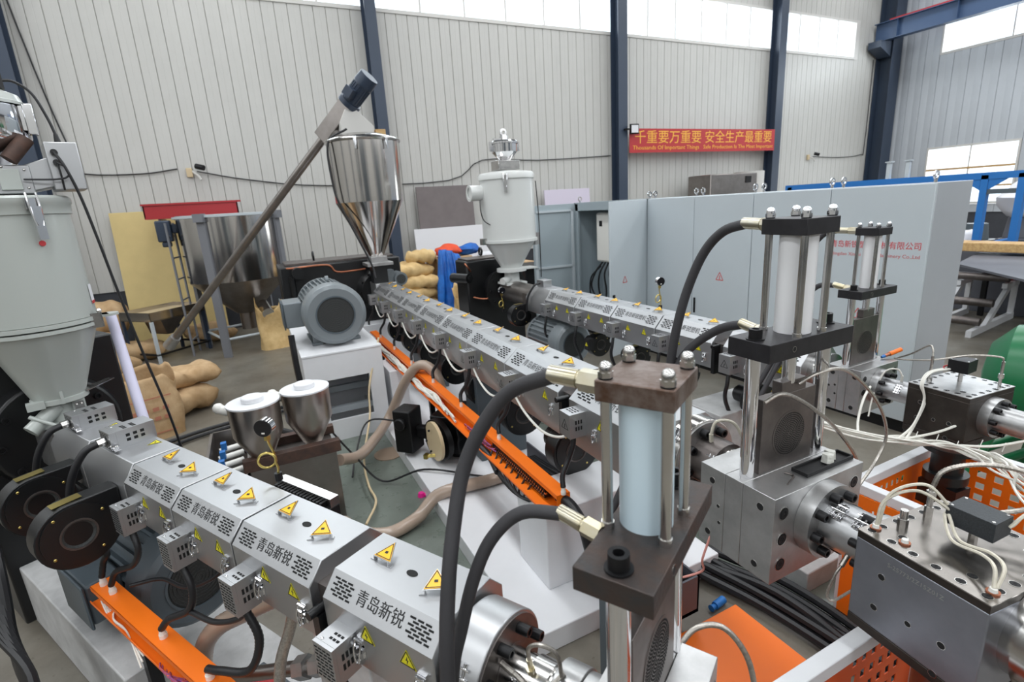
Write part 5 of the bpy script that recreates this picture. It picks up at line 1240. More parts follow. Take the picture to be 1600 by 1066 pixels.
m = MB(); m.box(0.0, 0.025, -0.70, -0.66, 0.2, 1.93); m.box(0.0, 0.025, -0.08, -0.04, 0.2, 1.93); m.box(0, 0.025, -0.7, -0.04, 1.05, 1.08); m.box(0, 0.025, -0.7, -0.04, 1.90, 1.93); obj('stiffener', m, 'cab', d)
eyebolts(t, y0, y1)
v = thing('drive_unit', 'white inverter drive unit mounted inside the open cabinet', 'inverter', (0, 0, 0))
obj('case', MB().box(4.72, 4.95, 6.24, 6.62, 1.13, 1.86), 'whiteplastic', v, 0.03)
m = MB(); m.box(4.715, 4.72, 6.46, 6.53, 1.66, 1.74); obj('display', m, 'boltblack', v)
for k in range(5):
    yy = 6.28+0.07*k; m = MB().tube([(4.8, yy, 1.13), (4.72, yy+0.05*(k-2), 0.95), (4.75, yy+0.12*(k-2), 0.7), (4.8, 6.4+0.05*k, 0.4), (4.8, 6.4, 0.15)], 0.014, 8, 8); obj('supply_cable', m, 'cable', v)
m = MB().tube([(4.8, 6.62, 1.05), (4.72, 6.78, 0.85), (4.75, 6.8, 0.5), (4.85, 6.6, 0.2)], 0.012, 8, 8); obj('supply_cable', m, 'cable', v)

# ================================================================ orange cable trays
def cable_tray(label, O, rz, x0, x1, y0, y1, z, h, glands, lip=0.05):
    t = thing('cable_tray', label, 'cable tray', O, rz, 'orange cable trays along the extruders')
    m = MB(); m.box(x0, x1, y0, y1, z-0.003, z); m.box(x0, x1, y1-0.003, y1, z-h, z-0.003); m.box(x0, x1, y0-lip, y1-0.003, z-h, z-h+0.003); m.box(x1-0.003, x1, y0, y1, z-h, z); m.box(x0, x1, y0, y0+0.003, z-0.02, z); m.box(x0, x1, y0-lip, y0-lip+0.003, z-h, z-h+0.012); obj('channel', m, 'orange', t, 0.001)
    for x in (x0+0.3, (x0+x1)/2, x1-0.3): obj('stand', MB().box(x-0.02, x+0.02, y1-0.045, y1-0.005, 0.1, z-h), 'boltblack', t)
    for x in glands:
        m = MB(); gland(m, (x, (y0+y1)/2, z)); obj('cable_gland', m, None, t)
    return t
# tray 1 (local to extruder 1)
tr1 = cable_tray('orange cable tray with white glands along the nearest extruder', O1, RZ1, -2.41, -1.02, -0.262, -0.192, 0.70, 0.07, [-2.37, -2.28, -1.86, -1.55], 0.012)
rw = random.Random(3)
m = MB()
for k in range(5):
    p = [(-2.34+0.03*k, -0.255, 0.66), (-2.28, -0.262+0.006*k, 0.63), (-2.2, -0.265, 0.62+0.006*k), (-2.1, -0.262, 0.615+0.005*k), (-1.98+0.02*k, -0.25-0.012*k, 0.63-0.004*k)]
    m.tube(p, 0.003, 6, 6)
obj('white_wire', m, 'wirewhite', tr1)
m = MB()
for k in range(14):
    x = -1.85+rw.random()*0.35; m.tube([(x, -0.26, 0.63), (x+0.05, -0.275, 0.62+0.03*rw.random()), (x+0.1, -0.262, 0.625+0.02*rw.random()), (x+0.16, -0.25, 0.64)], 0.0028, 6, 5)
obj('coloured_wire', m, 'purple', tr1)
# corrugated leads from the terminal boxes of extruder 1 to the tray
def lead(pts, r, parent, name='conduit', key='cable', rip=0.0012):
    return obj(name, MB().tube(pts, r, 10, 8, rip=rip, pitch=0.0045), key, parent)
gy = -0.227
lead([(-2.11, -0.165, 0.995), (-2.08, -0.17, 0.93), (-2.12, -0.185, 0.86), (-2.24, -0.21, 0.80), (-2.28, gy, 0.735)], 0.0105, tr1)
lead([(-2.36, -0.20, 0.87), (-2.33, -0.20, 0.84), (-2.36, -0.21, 0.80), (-2.37, gy, 0.735)], 0.011, tr1)
lead([(-1.74, -0.165, 0.995), (-1.70, -0.165, 0.92), (-1.72, -0.18, 0.84), (-1.82, -0.21, 0.78), (-1.86, gy, 0.735)], 0.0115, tr1)
lead([(-1.37, -0.165, 0.995), (-1.33, -0.16, 0.90), (-1.36, -0.19, 0.80), (-1.48, -0.22, 0.76), (-1.55, gy, 0.735)], 0.0115, tr1)
lead([(-1.38, -0.15, 0.995), (-1.42, -0.16, 0.93), (-1.55, -0.18, 0.87), (-1.72, -0.18, 0.83), (-1.78, -0.19, 0.80)], 0.0085, tr1, rip=0.0006)
lead([(-0.95, -0.165, 0.995), (-0.93, -0.17, 0.9), (-1.0, -0.2, 0.8), (-1.1, -0.22, 0.7)], 0.0115, tr1)
lead([(-2.20, -0.19, 0.74), (-2.1, -0.12, 0.76), (-1.95, -0.10, 0.77), (-1.82, -0.06, 0.83), (-1.75, 0.0, 0.9)], 0.0075, tr1, rip=0.0004)
# braided hose and pipework under extruder 1
t = thing('braided_hose', 'braided steel hose bending down under the nearest extruder cover', 'hose', O1, RZ1)
obj('braid', MB().tube([(-1.24, -0.09, 1.0), (-1.25, -0.11, 0.93), (-1.26, -0.15, 0.84), (-1.24, -0.18, 0.74), (-1.20, -0.2, 0.6)], 0.0155, 14, 8, rip=0.0006, pitch=0.004), 'braid', t)
t = thing('water_pipe', 'dull steel water pipe with elbow fittings under the nearest extruder', 'pipe', O1, RZ1)
m = MB().cyl((-1.62, -0.16, 0.60), (-1.18, -0.02, 0.77), 0.022, None, 16); obj('pipe', m, 'inox2', t)
m = MB(); m.hexnut((-1.33, -0.068, 0.71), (-1.29, -0.055, 0.728), 0.036); m.hexnut((-1.27, -0.049, 0.735), (-1.235, -0.038, 0.75), 0.034); m.cyl((-1.23, -0.036, 0.75), (-1.16, -0.014, 0.78), 0.032, None, 16); m.cyl((-1.16, -0.014, 0.76), (-1.16, -0.014, 0.85), 0.03, None, 16); obj('elbow', m, 'machined', t)
t = thing('suction_hose', 'clear spiral suction hose lying behind the nearest cable tray', 'hose', O1, RZ1)
obj('spiral_hose', MB().tube([(-1.5, 0.0, 0.85), (-1.62, -0.06, 0.78), (-1.74, -0.11, 0.70), (-1.82, -0.14, 0.58), (-1.84, -0.15, 0.4), (-1.8, -0.1, 0.12)], 0.03, 14, 8, rip=0.0025, pitch=0.009), 'hoseclear', t)
t = thing('warning_box', 'dark box with red warning label on the white base', 'box', O1, RZ1)
m = MB().box(-1.66, -1.46, -0.13, -0.02, 0.10, 0.52); obj('case', m, 'motordk', t, 0.006)
m = MB().patch((-1.56, -0.075, 0.5205), (1, 0, 0), (0, 1, 0), 0.13, 0.07, 0.001); obj('label', m, 'redink', t)

# tray 2
tr2 = cable_tray('long orange cable tray with white wire bundle along the middle extruder', O2, RZ2, -6.15, -1.90, -0.34, -0.265, 0.70, 0.10, [x+0.13 for x in x2 if x+0.13 > -6.1], 0.05)
m = MB()
for k in range(15):
    pts = []; x = -5.95
    xe = -3.6+0.5*rw.random()
    while x < xe:
        pts.append((x, -0.345-0.036*rw.random(), 0.614+0.05*rw.random())); x += 0.18+0.08*rw.random()
    m.tube(pts, 0.0075, 6, 4)
obj('wire_bundle', m, 'wirewhite', tr2)
m = MB()
for k in range(6):
    pts = []; x = -5.9
    while x < -3.3:
        pts.append((x, -0.345-0.02*rw.random(), 0.612+0.045*rw.random())); x += 0.3
    m.tube(pts, 0.004, 6, 4)
obj('pink_wire', m, 'pinkwire', tr2)
m = MB()
for k in range(16):
    x = -3.15+0.45*rw.random(); m.tube([(x, -0.335, 0.61), (x+0.04, -0.35, 0.62+0.05*rw.random()), (x+0.1, -0.335, 0.62+0.03*rw.random())], 0.004, 6, 4)
obj('coloured_wire', m, 'purple', tr2)
m = MB(); m.use('chromesoft'); m.box(-2.66, -2.02, -0.335, -0.325, 0.645, 0.655)
for k in range(30):
    m.use('boltblack'); m.box(-2.655+0.021*k, -2.64+0.021*k, -0.335, -0.28, 0.62, 0.68); m.use('chromesoft'); m.box(-2.652+0.021*k, -2.645+0.021*k, -0.338, -0.334, 0.63, 0.636)
obj('terminal_strip', m, None, tr2)
m = MB()
for k in range(8): m.tube([(-2.66+0.07*k, -0.335, 0.625), (-2.6+0.06*k, -0.375, 0.57), (-2.3+0.02*k, -0.38, 0.53+0.005*k), (-2.05, -0.33, 0.56+0.004*k), (-1.92, -0.3, 0.6)], 0.006, 6, 6)
m.tube([(-2.95, -0.35, 0.62), (-2.8, -0.37, 0.61), (-2.66, -0.36, 0.59), (-2.5, -0.38, 0.56)], 0.02, 10, 8)
m.tube([(-1.95, -0.30, 0.66), (-1.86, -0.29, 0.66), (-1.78, -0.28, 0.60), (-1.74, -0.26, 0.45), (-1.7, -0.2, 0.2)], 0.026, 12, 8)
obj('black_wire', m, 'cable', tr2)
for i, x in enumerate(x2):
    xb = (x+0.06 if x > -2.1 else x+0.09)+0.044; xg = x+0.13
    lead([(xb, -0.22, 0.985), (xb+0.01, -0.23, 0.93), (xb, -0.25, 0.86), (xg-0.02, -0.29, 0.79), (xg, -0.3025, 0.735)], 0.0125, tr2, rip=0.0008)
m = MB()
for a, b in zip(x2, x2[1:]):
    xa, xb = a+0.14, b+0.10
    m.tube([(xa, -0.2, 0.985), (xa+(xb-xa)*0.25, -0.21, 0.91), (xa+(xb-xa)*0.55, -0.22, 0.88), (xa+(xb-xa)*0.8, -0.22, 0.91), (xb, -0.2, 0.98)], 0.007, 8, 6)
obj('link_wire', m, 'wirewhite', e2)
tr3 = cable_tray('orange cable tray under the far extruder half hidden by blowers', O3, RZ2, -5.4, -4.3, -0.33, -0.27, 0.62, 0.08, [-5.1, -4.4], 0.02)
for i, x in enumerate(x3):
    lead([(x+0.09, -0.2, 0.975), (x+0.10, -0.22, 0.9), (x+0.09, -0.22, 0.8), (x+0.10, -0.15, 0.6), (x+0.12, -0.1, 0.2)], 0.012, tr3, rip=0.0008)

# ================================================================ gauges
def gauge(label, base, rz, s=1.0):
    t = thing('pressure_gauge', label, 'gauge', base, rz, 'pigtail pressure gauges')
    m = MB(); m.cyl((0, 0, 0), (0, 0, 0.03*s), 0.014*s, None, 8); obj('socket', m, 'boltblack', t)
    pts = [(0, 0, 0.02*s), (0.004*s, 0, 0.05*s)]
    for k in range(15):
        a = R(-20+ k*370/14); pts.append((-0.028*s+0.030*s*math.cos(a), -0.004*s+0.0006*k, 0.085*s+0.030*s*math.sin(a)))
    pts += [(-0.004*s, 0.004, 0.12*s), (-0.012*s, 0.004, 0.15*s), (-0.012*s, 0, 0.175*s)]
    obj('pigtail', MB().tube(pts, 0.0045*s, 8, 4), 'brass', t)
    m = MB(); m.hexnut((-0.012*s, 0, 0.165*s), (-0.012*s, 0, 0.185*s), 0.012*s); obj('gauge_nut', m, 'brass', t)
    c = Vector((-0.012*s, 0, 0.217*s)); d = Vector((-0.35, -0.94, -0.0)).normalized()
    m = MB(); m.cyl(c-d*0.012*s, c+d*0.016*s, 0.033*s, None, 28); obj('gauge_case', m, 'chrome', t)
    m = MB(); m.cyl(c+d*0.016*s, c+d*0.02*s, 0.032*s, None, 28); obj('gauge_dial', m, 'gaugeface', t)
    m = MB(); m.patch(c+d*0.0205*s+Vector((0, 0, -0.018*s)), d.cross(Vector((0, 0, 1)))*-1, (0, 0, 1), 0.012*s, 0.006*s, 0.0004); obj('dial_mark', m, 'whiteplastic', t)
    return t
p = Vector(O1)+RM1 @ Vector((-1.59, 0.125, 1.19))
gauge('black pressure gauge on brass pigtail behind the nearest extruder', p, R(-10), 0.92)
gauge('black pressure gauge on brass pigtail standing on the far extruder', (2.76, 3.04, 1.2), R(10), 1.0)
gauge('black pressure gauge on brass pigtail below the white dryer', (2.45, 5.25, 0.88), R(20), 1.15)
# black terminal rail behind extruder 1
t = thing('terminal_rail', 'black terminal rail box behind the nearest extruder covers', 'terminal box', O1, RZ1)
m = MB(); m.box(-1.86, -1.53, 0.20, 0.30, 0.86, 1.02); obj('case', m, 'boltblack', t, 0.003)
m = MB(); m.box(-1.86, -1.53, 0.262, 0.30, 1.02, 1.055); m.box(-1.86, -1.55, 0.20, 0.24, 1.02, 1.024); obj('cover_strip', m, 'chromesoft', t)
m = MB()
for k in range(15): m.box(-1.85+0.02*k, -1.838+0.02*k, 0.242, 0.262, 1.02, 1.04)
obj('terminal', m, 'boltblack', t)
# ================================================================ white frames with orange perforated panels
def perf_panel(parent, o, ex, ey, w, h, nx, ny, hx, hy, key='orange'):
    """panel with real square openings: strips around a grid of holes"""
    o, ex, ey = Vector(o), Vector(ex).normalized(), Vector(ey).normalized(); nz = ex.cross(ey)
    mt = Matrix((ex, ey, nz)).transposed().to_4x4(); mt.translation = o
    m = MB(); t = 0.003
    x0, y0, x1, y1 = hx
    px, py = (x1-x0)/nx, (y1-y0)/ny; s = hy
    m.box(0, x0, 0, h, 0, t, mt); m.box(x1, w, 0, h, 0, t, mt); m.box(x0, x1, 0, y0, 0, t, mt); m.box(x0, x1, y1, h, 0, t, mt)
    for j in range(ny):
        b = y0+j*py
        m.box(x0, x1, b, b+py*(1-s)/2, 0, t, mt); m.box(x0, x1, b+py*(1+s)/2, b+py, 0, t, mt)
        for i in range(nx):
            a = x0+i*px
            m.box(a, a+px*(1-s)/2, b+py*(1-s)/2, b+py*(1+s)/2, 0, t, mt); m.box(a+px*(1+s)/2, a+px, b+py*(1-s)/2, b+py*(1+s)/2, 0, t, mt)
    return obj('perforated_panel', m, key, parent)

def square_frame(label, x0, x1, y0, y1, z, s=0.045):
    t = thing('pump_frame', label, 'frame', (0, 0, 0), 0, 'white pump frames with orange panels')
    for a, b in ((y0, y0+s), (y1-s, y1)): obj('rail', MB().box(x0, x1, a, b, z-s, z), 'white', t, 0.003)
    for a, b in ((x0, x0+s), (x1-s, x1)): obj('rail', MB().box(a, b, y0+s, y1-s, z-s, z), 'white', t, 0.003)
    for a in (x0, x1-s):
        for b in (y0, y1-s): obj('post', MB().box(a, a+s, b, b+s, 0, z-s), 'white', t, 0.003)
    for a, b in ((y0, y0+s), (y1-s, y1)): obj('rail', MB().box(x0+s, x1-s, a, b, 0.04, 0.04+s), 'white', t, 0.003)
    return t
f3 = square_frame('white square frame with orange perforated sides under the sooty pump', 2.20, 2.96, 0.50, 1.22, 0.78)
perf_panel(f3, (2.197, 1.20, 0.10), (0, -1, 0), (0, 0, 1), 0.68, 0.635, 6, 8, (0.08, 0.12, 0.40, 0.60), 0.52)
perf_panel(f3, (2.935, 1.20, 0.10), (0, -1, 0), (0, 0, 1), 0.68, 0.635, 8, 8, (0.08, 0.12, 0.60, 0.60), 0.52)
perf_panel(f3, (2.93, 1.195, 0.10), (-1, 0, 0), (0, 0, 1), 0.69, 0.635, 8, 8, (0.30, 0.12, 0.64, 0.60), 0.5, 'orange')
f2 = square_frame('white square frame under the front melt pump', 1.02, 1.78, -0.05, 0.70, 0.80)
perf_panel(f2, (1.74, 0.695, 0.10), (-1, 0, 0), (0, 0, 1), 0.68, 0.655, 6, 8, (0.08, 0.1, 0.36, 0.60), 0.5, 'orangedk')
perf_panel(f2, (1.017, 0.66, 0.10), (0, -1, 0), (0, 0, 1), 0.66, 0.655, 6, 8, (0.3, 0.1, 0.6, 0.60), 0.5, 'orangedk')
t = tag(obj('orange_cover', MB().box(1.33, 1.876, 0.80, 1.50, 0.02, 0.045), 'orange', None, 0.004), 'flat bright orange cover plate lying on the floor', 'cover plate')
o = tag(obj('bottle_wrapper', MB().cyl((0, 0, 0), (0.07, 0.01, 0), 0.02, None, 14).cyl((-0.03, -0.004, 0), (0, 0, 0), 0.018, 0.012, 14), 'blue'), 'small blue bottle wrapper on the floor beside the orange plate', 'wrapper'); o.location = (1.80, 1.56, 0.022)

# black steel box and ducts between the screen changers
t = thing('cable_duct', 'slate steel cable duct with black cables under the middle screen changer', 'cable duct', (0, 0, 0))
m = MB(); m.box(1.35, 1.62, 1.50, 3.2, 0.12, 0.14); m.box(1.35, 1.36, 1.50, 3.2, 0.14, 0.32); m.box(1.61, 1.62, 1.50, 3.2, 0.14, 0.32); m.box(1.35, 1.62, 1.5, 1.51, 0.12, 0.32); obj('trough', m, 'darkgrey', t)
for k in range(12):
    m = MB().tube([(1.38+0.018*k, 1.56+0.02*(k % 3), 0.30), (1.39+0.018*k, 1.9, 0.33+0.015*(k % 4)), (1.42+0.012*k, 2.4, 0.36+0.01*(k % 3)), (1.4+0.015*k, 3.0, 0.30)], 0.011, 8, 6); obj('power_cable', m, 'cable', t)
t = thing('floor_cable_bundle', 'thick bundle of black cables on the floor behind the orange plate', 'cable bundle', (0, 0, 0))
for k in range(6):
    m = MB().tube([(1.75+0.03*k, 2.6, 0.05+0.03*(k % 2)), (1.85+0.035*k, 1.9, 0.05+0.04*(k % 2)), (1.98+0.035*k, 1.4, 0.045+0.03*(k % 3)), (2.02+0.03*k, 0.9, 0.04+0.03*(k % 2)), (1.95+0.02*k, 0.5, 0.03)], 0.022, 8, 8); obj('cable', m, 'cable', t)
tag(obj('slate_box', MB().box(1.02, 1.20, 1.25, 1.46, 0.0, 0.62).box(1.01, 1.21, 1.24, 1.47, 0.62, 0.635), 'motordk', None, 0.004), 'slate grey upright box behind the rusty screen changer', 'box')
t = thing('armoured_lead', 'pinkish sheathed sensor lead hanging from the middle steel block', 'lead', (0, 0, 0))
obj('sheath', MB().tube([(1.235, 1.10, 0.93), (1.22, 1.12, 0.82), (1.24, 1.14, 0.75), (1.18, 1.22, 0.68), (1.16, 1.26, 0.63)], 0.004, 8, 8), 'pinkwire', t)
t = thing('armoured_lead', 'braided steel lead looping over the orange plate from the near block', 'lead', (0, 0, 0))
obj('sheath', MB().tube([W1((-0.25, 0.89, 1.13)), W1((-0.22, 0.93, 1.17)), W1((-0.17, 0.96, 1.17)), W1((-0.12, 0.97, 1.10)), W1((-0.1, 0.96, 0.98)), W1((-0.12, 0.95, 0.85))], 0.006, 10, 8), 'braid', t)
m = MB().tube([W1((-0.13, 0.95, 0.99)), W1((-0.11, 0.97, 1.03)), W1((-0.06, 0.99, 1.04))], 0.004, 8, 6); obj('tail', m, 'pinkwire', t)

# heater leads of the middle screen changer
def leadthing(label, pts, r, key, group='braided heater leads'):
    t = thing('heater_lead', label, 'lead', (0, 0, 0), 0, group)
    obj('sheath', MB().tube(pts, r, 8, 10), key, t); return t
leadthing('braided lead arching from the slide plate top down to the block', [(1.46, 0.985, 1.455), (1.51, 0.96, 1.485), (1.62, 0.95, 1.48), (1.75, 0.95, 1.40), (1.87, 0.95, 1.28), (1.922, 0.95, 1.17), (1.88, 0.95, 1.085), (1.74, 0.93, 1.02), (1.66, 0.90, 1.0)], 0.0055, 'braid')
leadthing('braided lead drooping from the slide plate edge past the tray', [(1.28, 0.965, 1.44), (1.33, 0.95, 1.46), (1.40, 0.94, 1.43), (1.50, 0.93, 1.36), (1.596, 0.93, 1.28), (1.70, 0.93, 1.17), (1.765, 0.94, 1.06), (1.74, 0.93, 1.0), (1.68, 0.90, 0.97)], 0.0065, 'braid')
leadthing('braided lead curling at the corner of the middle steel block', [(1.66, 1.02, 1.12), (1.70, 1.0, 1.13), (1.75, 0.97, 1.08), (1.76, 0.95, 1.0), (1.72, 0.93, 0.93), (1.67, 0.92, 0.9)], 0.005, 'braid')
# white wire loom
t = thing('wire_loom', 'loom of white wires sagging between the two pumps', 'wire loom', (0, 0, 0))
rw = random.Random(11)
for k in range(11):
    j = lambda s=0.018: (rw.random()-0.5)*s*2
    pts = [(1.98+j(), 1.42+j(), 1.12+j()), (2.12+j(), 1.37+j(), 1.03+j()), (2.3+j(), 1.25+j(), 0.955+j()), (2.42+j(), 1.12+j(), 0.945+j()), (2.5+j(), 1.0+j(), 0.955+j(0.012)), (2.42+j(0.03), 0.86+j(0.03), 0.99+j(0.02)), (2.3+j(0.04), 0.74+j(0.04), 1.03+j(0.03)), (2.2+j(0.05), 0.62+j(0.05), 1.02+j(0.04)), (2.12+j(0.06), 0.42+j(0.05), 0.95+j(0.06)), (2.05, 0.2, 0.8)]
    obj('wire', MB().tube(pts, 0.0042, 6, 7), 'wirewhite', t)
for pts in ([(2.42, 1.12, 0.95), (2.5, 1.13, 1.0), (2.56, 1.13, 1.1), (2.55, 1.15, 1.17), (2.62, 1.16, 1.21), (2.72, 1.13, 1.22)], [(2.40, 1.14, 0.95), (2.49, 1.13, 1.0), (2.55, 1.13, 1.1), (2.54, 1.14, 1.18), (2.6, 1.14, 1.22), (2.7, 1.11, 1.225)],
            [(2.42, 1.12, 0.955), (2.5, 1.05, 0.99), (2.545, 1.0, 1.03), (2.57, 0.98, 1.05)], [(2.5, 0.98, 0.96), (2.56, 0.88, 0.98), (2.62, 0.80, 1.02), (2.66, 0.76, 1.04)], [(2.3, 1.25, 0.955), (2.36, 1.29, 1.0), (2.42, 1.31, 1.08), (2.5, 1.33, 1.12)]):
    obj('wire', MB().tube(pts, 0.0055, 6, 8), 'wirewhite', t)
for k in range(5): obj('cable_tie', MB().tube([(2.45+0.04*k, 1.1-0.06*k, 0.95), (2.47+0.04*k, 1.1-0.06*k, 0.985)], 0.002, 5, 0), 'whiteplastic', t)

# green tank on green legs
t = thing('green_tank', 'dark green pressure tank on green legs at the picture edge', 'tank', (4.25, 1.0, 0), 0)
m = MB().lathe([(0, -0.55), (0.2, -0.52), (0.32, -0.42), (0.34, -0.3), (0.34, 0.3), (0.32, 0.42), (0.2, 0.52), (0, 0.55)], (0, 0, 0.82), (0.25, -0.97, 0), 40); obj('vessel', m, 'green', t)
for a, b in ((-0.25, 0.35), (0.2, 0.3), (-0.2, -0.3), (0.25, -0.35)):
    m = MB().cyl((a, b, 0.6), (a*1.6, b*1.35, 0.0), 0.03, None, 10); obj('leg', m, 'green', t)
m = MB().cyl((-0.5, 0.75, 0.06), (0.3, 0.35, 0.35), 0.03, None, 10); m.cyl((-0.35, 0.6, 0.05), (0.45, 0.2, 0.33), 0.03, None, 10); obj('tow_bar', m, 'green', t)

# ================================================================ far right clutter
t = thing('blue_rack', 'blue steel frame rack beyond the cabinets by the low window', 'rack', (10.2, 0, 0), 0)
SY = 10.2/9.0
for y in (3.27*SY, 3.66*SY, 7.4):
    m = MB().box(-0.05, 0.05, y-0.045, y+0.045, 0.0, 2.05); obj('post', m, 'blue', t)
m = MB().box(-0.05, 0.05, 2.9, 7.5, 1.99, 2.09); obj('top_beam', m, 'blue', t)
m = MB().box(-0.04, 0.04, 3.0, 3.66*SY, 1.77, 1.84); obj('cross_rail', m, 'motordk', t)
m = MB(); m.poly([(-0.04, 4.10, 1.83), (-0.04, 4.10, 2.0), (-0.04, 3.85, 2.0)], (0.02, 0, 0)); m.poly([(-0.04, 4.20, 1.83), (-0.04, 4.20, 2.0), (-0.04, 4.45, 2.0)], (0.02, 0, 0)); obj('gusset', m, 'blue', t)
m = MB().cyl((0.0, 3.72, 1.1), (0.0, 4.13, 0.98), 0.03, None, 8); obj('brace', m, 'blue', t)
for y in (5.25, 5.55): obj('stub_post', MB().box(-0.03, 0.03, y-0.03, y+0.03, 2.09, 2.36).box(-0.05, 0.05, y-0.05, y+0.05, 2.36, 2.38), 'cab', t)
for k, (x, y, z, sx, sy, sz) in enumerate(((11.2, 3.9, 0.0, 0.5, 0.4, 1.35), (11.8, 4.7, 0.0, 0.6, 0.5, 1.2))):
    m = MB(); m.box(x, x+sx, y, y+sy, 0, sz*0.75); m.cyl((x+sx/2, y+sy/2, sz*0.75), (x+sx/2, y+sy/2, sz), 0.2, 0.16, 16); m.box(x-0.1, x+0.1, y-0.1, y+0.15, sz*0.5, sz*0.72)
    tag(obj('machine', m, ['darkgrey', 'motordk'][k], None, 0.01), ['dark machine standing behind the blue rack posts', 'grey machine farther back behind the blue rack'][k], 'machine')
def cloth_lump(name, label, cat, loc, size, key, seed=1, n=18):
    rr = random.Random(seed); m = MB(); m.ball((0, 0, 0), 0.5, n)
    ph = [rr.random()*6 for _ in range(9)]
    out = []
    for v in m.v:
        a = 1+0.13*math.sin(7*v[0]+ph[0])*math.cos(6*v[1]+ph[1])+0.10*math.sin(13*v[2]+ph[2]+4*v[0])+0.06*math.sin(19*v[1]+ph[3])
        z = max(v[2]*a, -0.42)
        out.append((v[0]*a*size[0], v[1]*a*size[1], (z+0.42)*size[2]/0.95))
    m.v = out; o = tag(obj(name, m, key, sharp=60), label, cat); o.location = loc; return o
cloth_lump('white_bundle', 'white wrapped bundle on top of the dark machine', 'bundle', (11.45, 4.1, 1.35), (0.7, 0.6, 0.6), 'pvc', 4)
cloth_lump('white_sack', 'loose white plastic sack between the blue posts', 'sack', (10.6, 4.45, 0.92), (0.35, 0.3, 0.3), 'pvc', 5)
tag(obj('dark_crate', MB().box(9.95, 10.12, 2.4, 4.4, 0.0, 0.93).box(10.3, 10.9, 3.9, 4.8, 0.0, 0.92), 'darkgrey', None, 0.01), 'dark crate under the timber beam behind the roller stand', 'crate')
tag(obj('timber_beam', MB().box(9.15, 9.5, 2.2, 4.4, 1.012, 1.135), 'wood', None, 0.01), 'pale timber beam lying on the dark sheet', 'timber')
t = thing('sheet_table', 'dark grey sheet sloping on a table beyond the cabinets', 'table', (0, 0, 0))
m = MB().poly([(6.3, 1.7, 0.985), (8.2, 3.5, 0.93), (9.9, 3.9, 0.95), (9.9, 1.7, 0.98)], (0, 0, 0.025)); obj('sheet', m, 'darkgrey', t)
for x, y in ((7.2, 1.8), (9.7, 1.85), (9.7, 3.75)): obj('leg', MB().box(x-0.03, x+0.03, y-0.03, y+0.03, 0, 0.94), 'boltblack', t)
t = thing('roller_stand', 'low white roller stand with red motor under the dark sheet', 'roller stand', (9.05, 3.42, 0), R(6))
for yy in (-0.10, 0.42):
    m = MB(); m.box(-0.85, 0.75, yy, yy+0.06, 0.0, 0.09); m.box(0.66, 0.72, yy, yy+0.06, 0.09, 0.5); m.poly([(-0.35, yy, 0.09), (-0.2, yy, 0.09), (0.45, yy, 0.5), (0.3, yy, 0.5)], (0, 0.05, 0)); m.box(0.25, 0.75, yy, yy+0.06, 0.5, 0.57); obj('side_frame', m, 'white', t)
for xx, zz in ((-0.6, 0.17), (-0.2, 0.36), (0.3, 0.64)): obj('roller', MB().cyl((xx, -0.1, zz), (xx, 0.48, zz), 0.055, None, 16), 'machdark', t)
obj('red_motor', MB().box(0.42, 0.75, -0.06, 0.12, 0.57, 0.74), 'redpaint', t, 0.02)
t = thing('cardboard_box', 'brown cardboard box on the floor at the picture edge', 'box', (6.9, 2.42, 0), R(-30))
obj('carton', MB().box(0, 0.6, -0.6, 0, 0, 0.27), 'card', t, 0.004); obj('tape', MB().box(0, 0.6, -0.32, -0.27, 0.27, 0.272), 'beige', t)
place_text(textmesh('易碎品小心轻放', 'ink', 0.05, 0.0004), t, (-0.001, -0.3, 0.2), (0, -1, 0), (0, 0, 1))
tag(obj('grey_pipe', MB().cyl((5.3, 1.35, 0.5), (6.8, 1.55, 0.5), 0.03, None, 10).box(5.4, 5.45, 1.34, 1.39, 0, 0.5).box(6.6, 6.65, 1.5, 1.55, 0, 0.5), 'cab'), 'low grey rail behind the green tank', 'rail')

# ================================================================ twin vacuum feeders
t = thing('feeder_stand', 'dull steel feeder cabinet with brown channel top beside the white base', 'cabinet', (0, 0, 0))
obj('cabinet', MB().box(-0.24, 0.29, 3.44, 3.78, 0.0, 0.52), 'inox2', t, 0.004)
m = MB(); m.box(-0.27, 0.32, 3.41, 3.47, 0.52, 0.60); m.box(-0.27, 0.32, 3.74, 3.80, 0.52, 0.58); obj('channel', m, 'brownsteel', t, 0.003)
m = MB(); m.box(-0.56, -0.26, 3.75, 3.77, 0.05, 0.36); m.box(-0.56, -0.54, 3.75, 4.75, 0.05, 0.36); m.box(-0.28, -0.26, 3.75, 4.75, 0.05, 0.36); m.box(-0.56, -0.26, 4.73, 4.75, 0.05, 0.36); m.box(-0.56, -0.26, 3.75, 4.75, 0.05, 0.07); obj('valve_box', m, 'inox2', t)
for k in range(5): obj('valve', MB().cyl((-0.5, 3.9+0.16*k, 0.26), (-0.32, 3.95+0.16*k, 0.26), 0.025, None, 10), 'whiteplastic', t)
for k in range(4): obj('valve_cap', MB().box(-0.48, -0.44, 3.95+0.18*k, 4.0+0.18*k, 0.28, 0.34), 'blue', t)
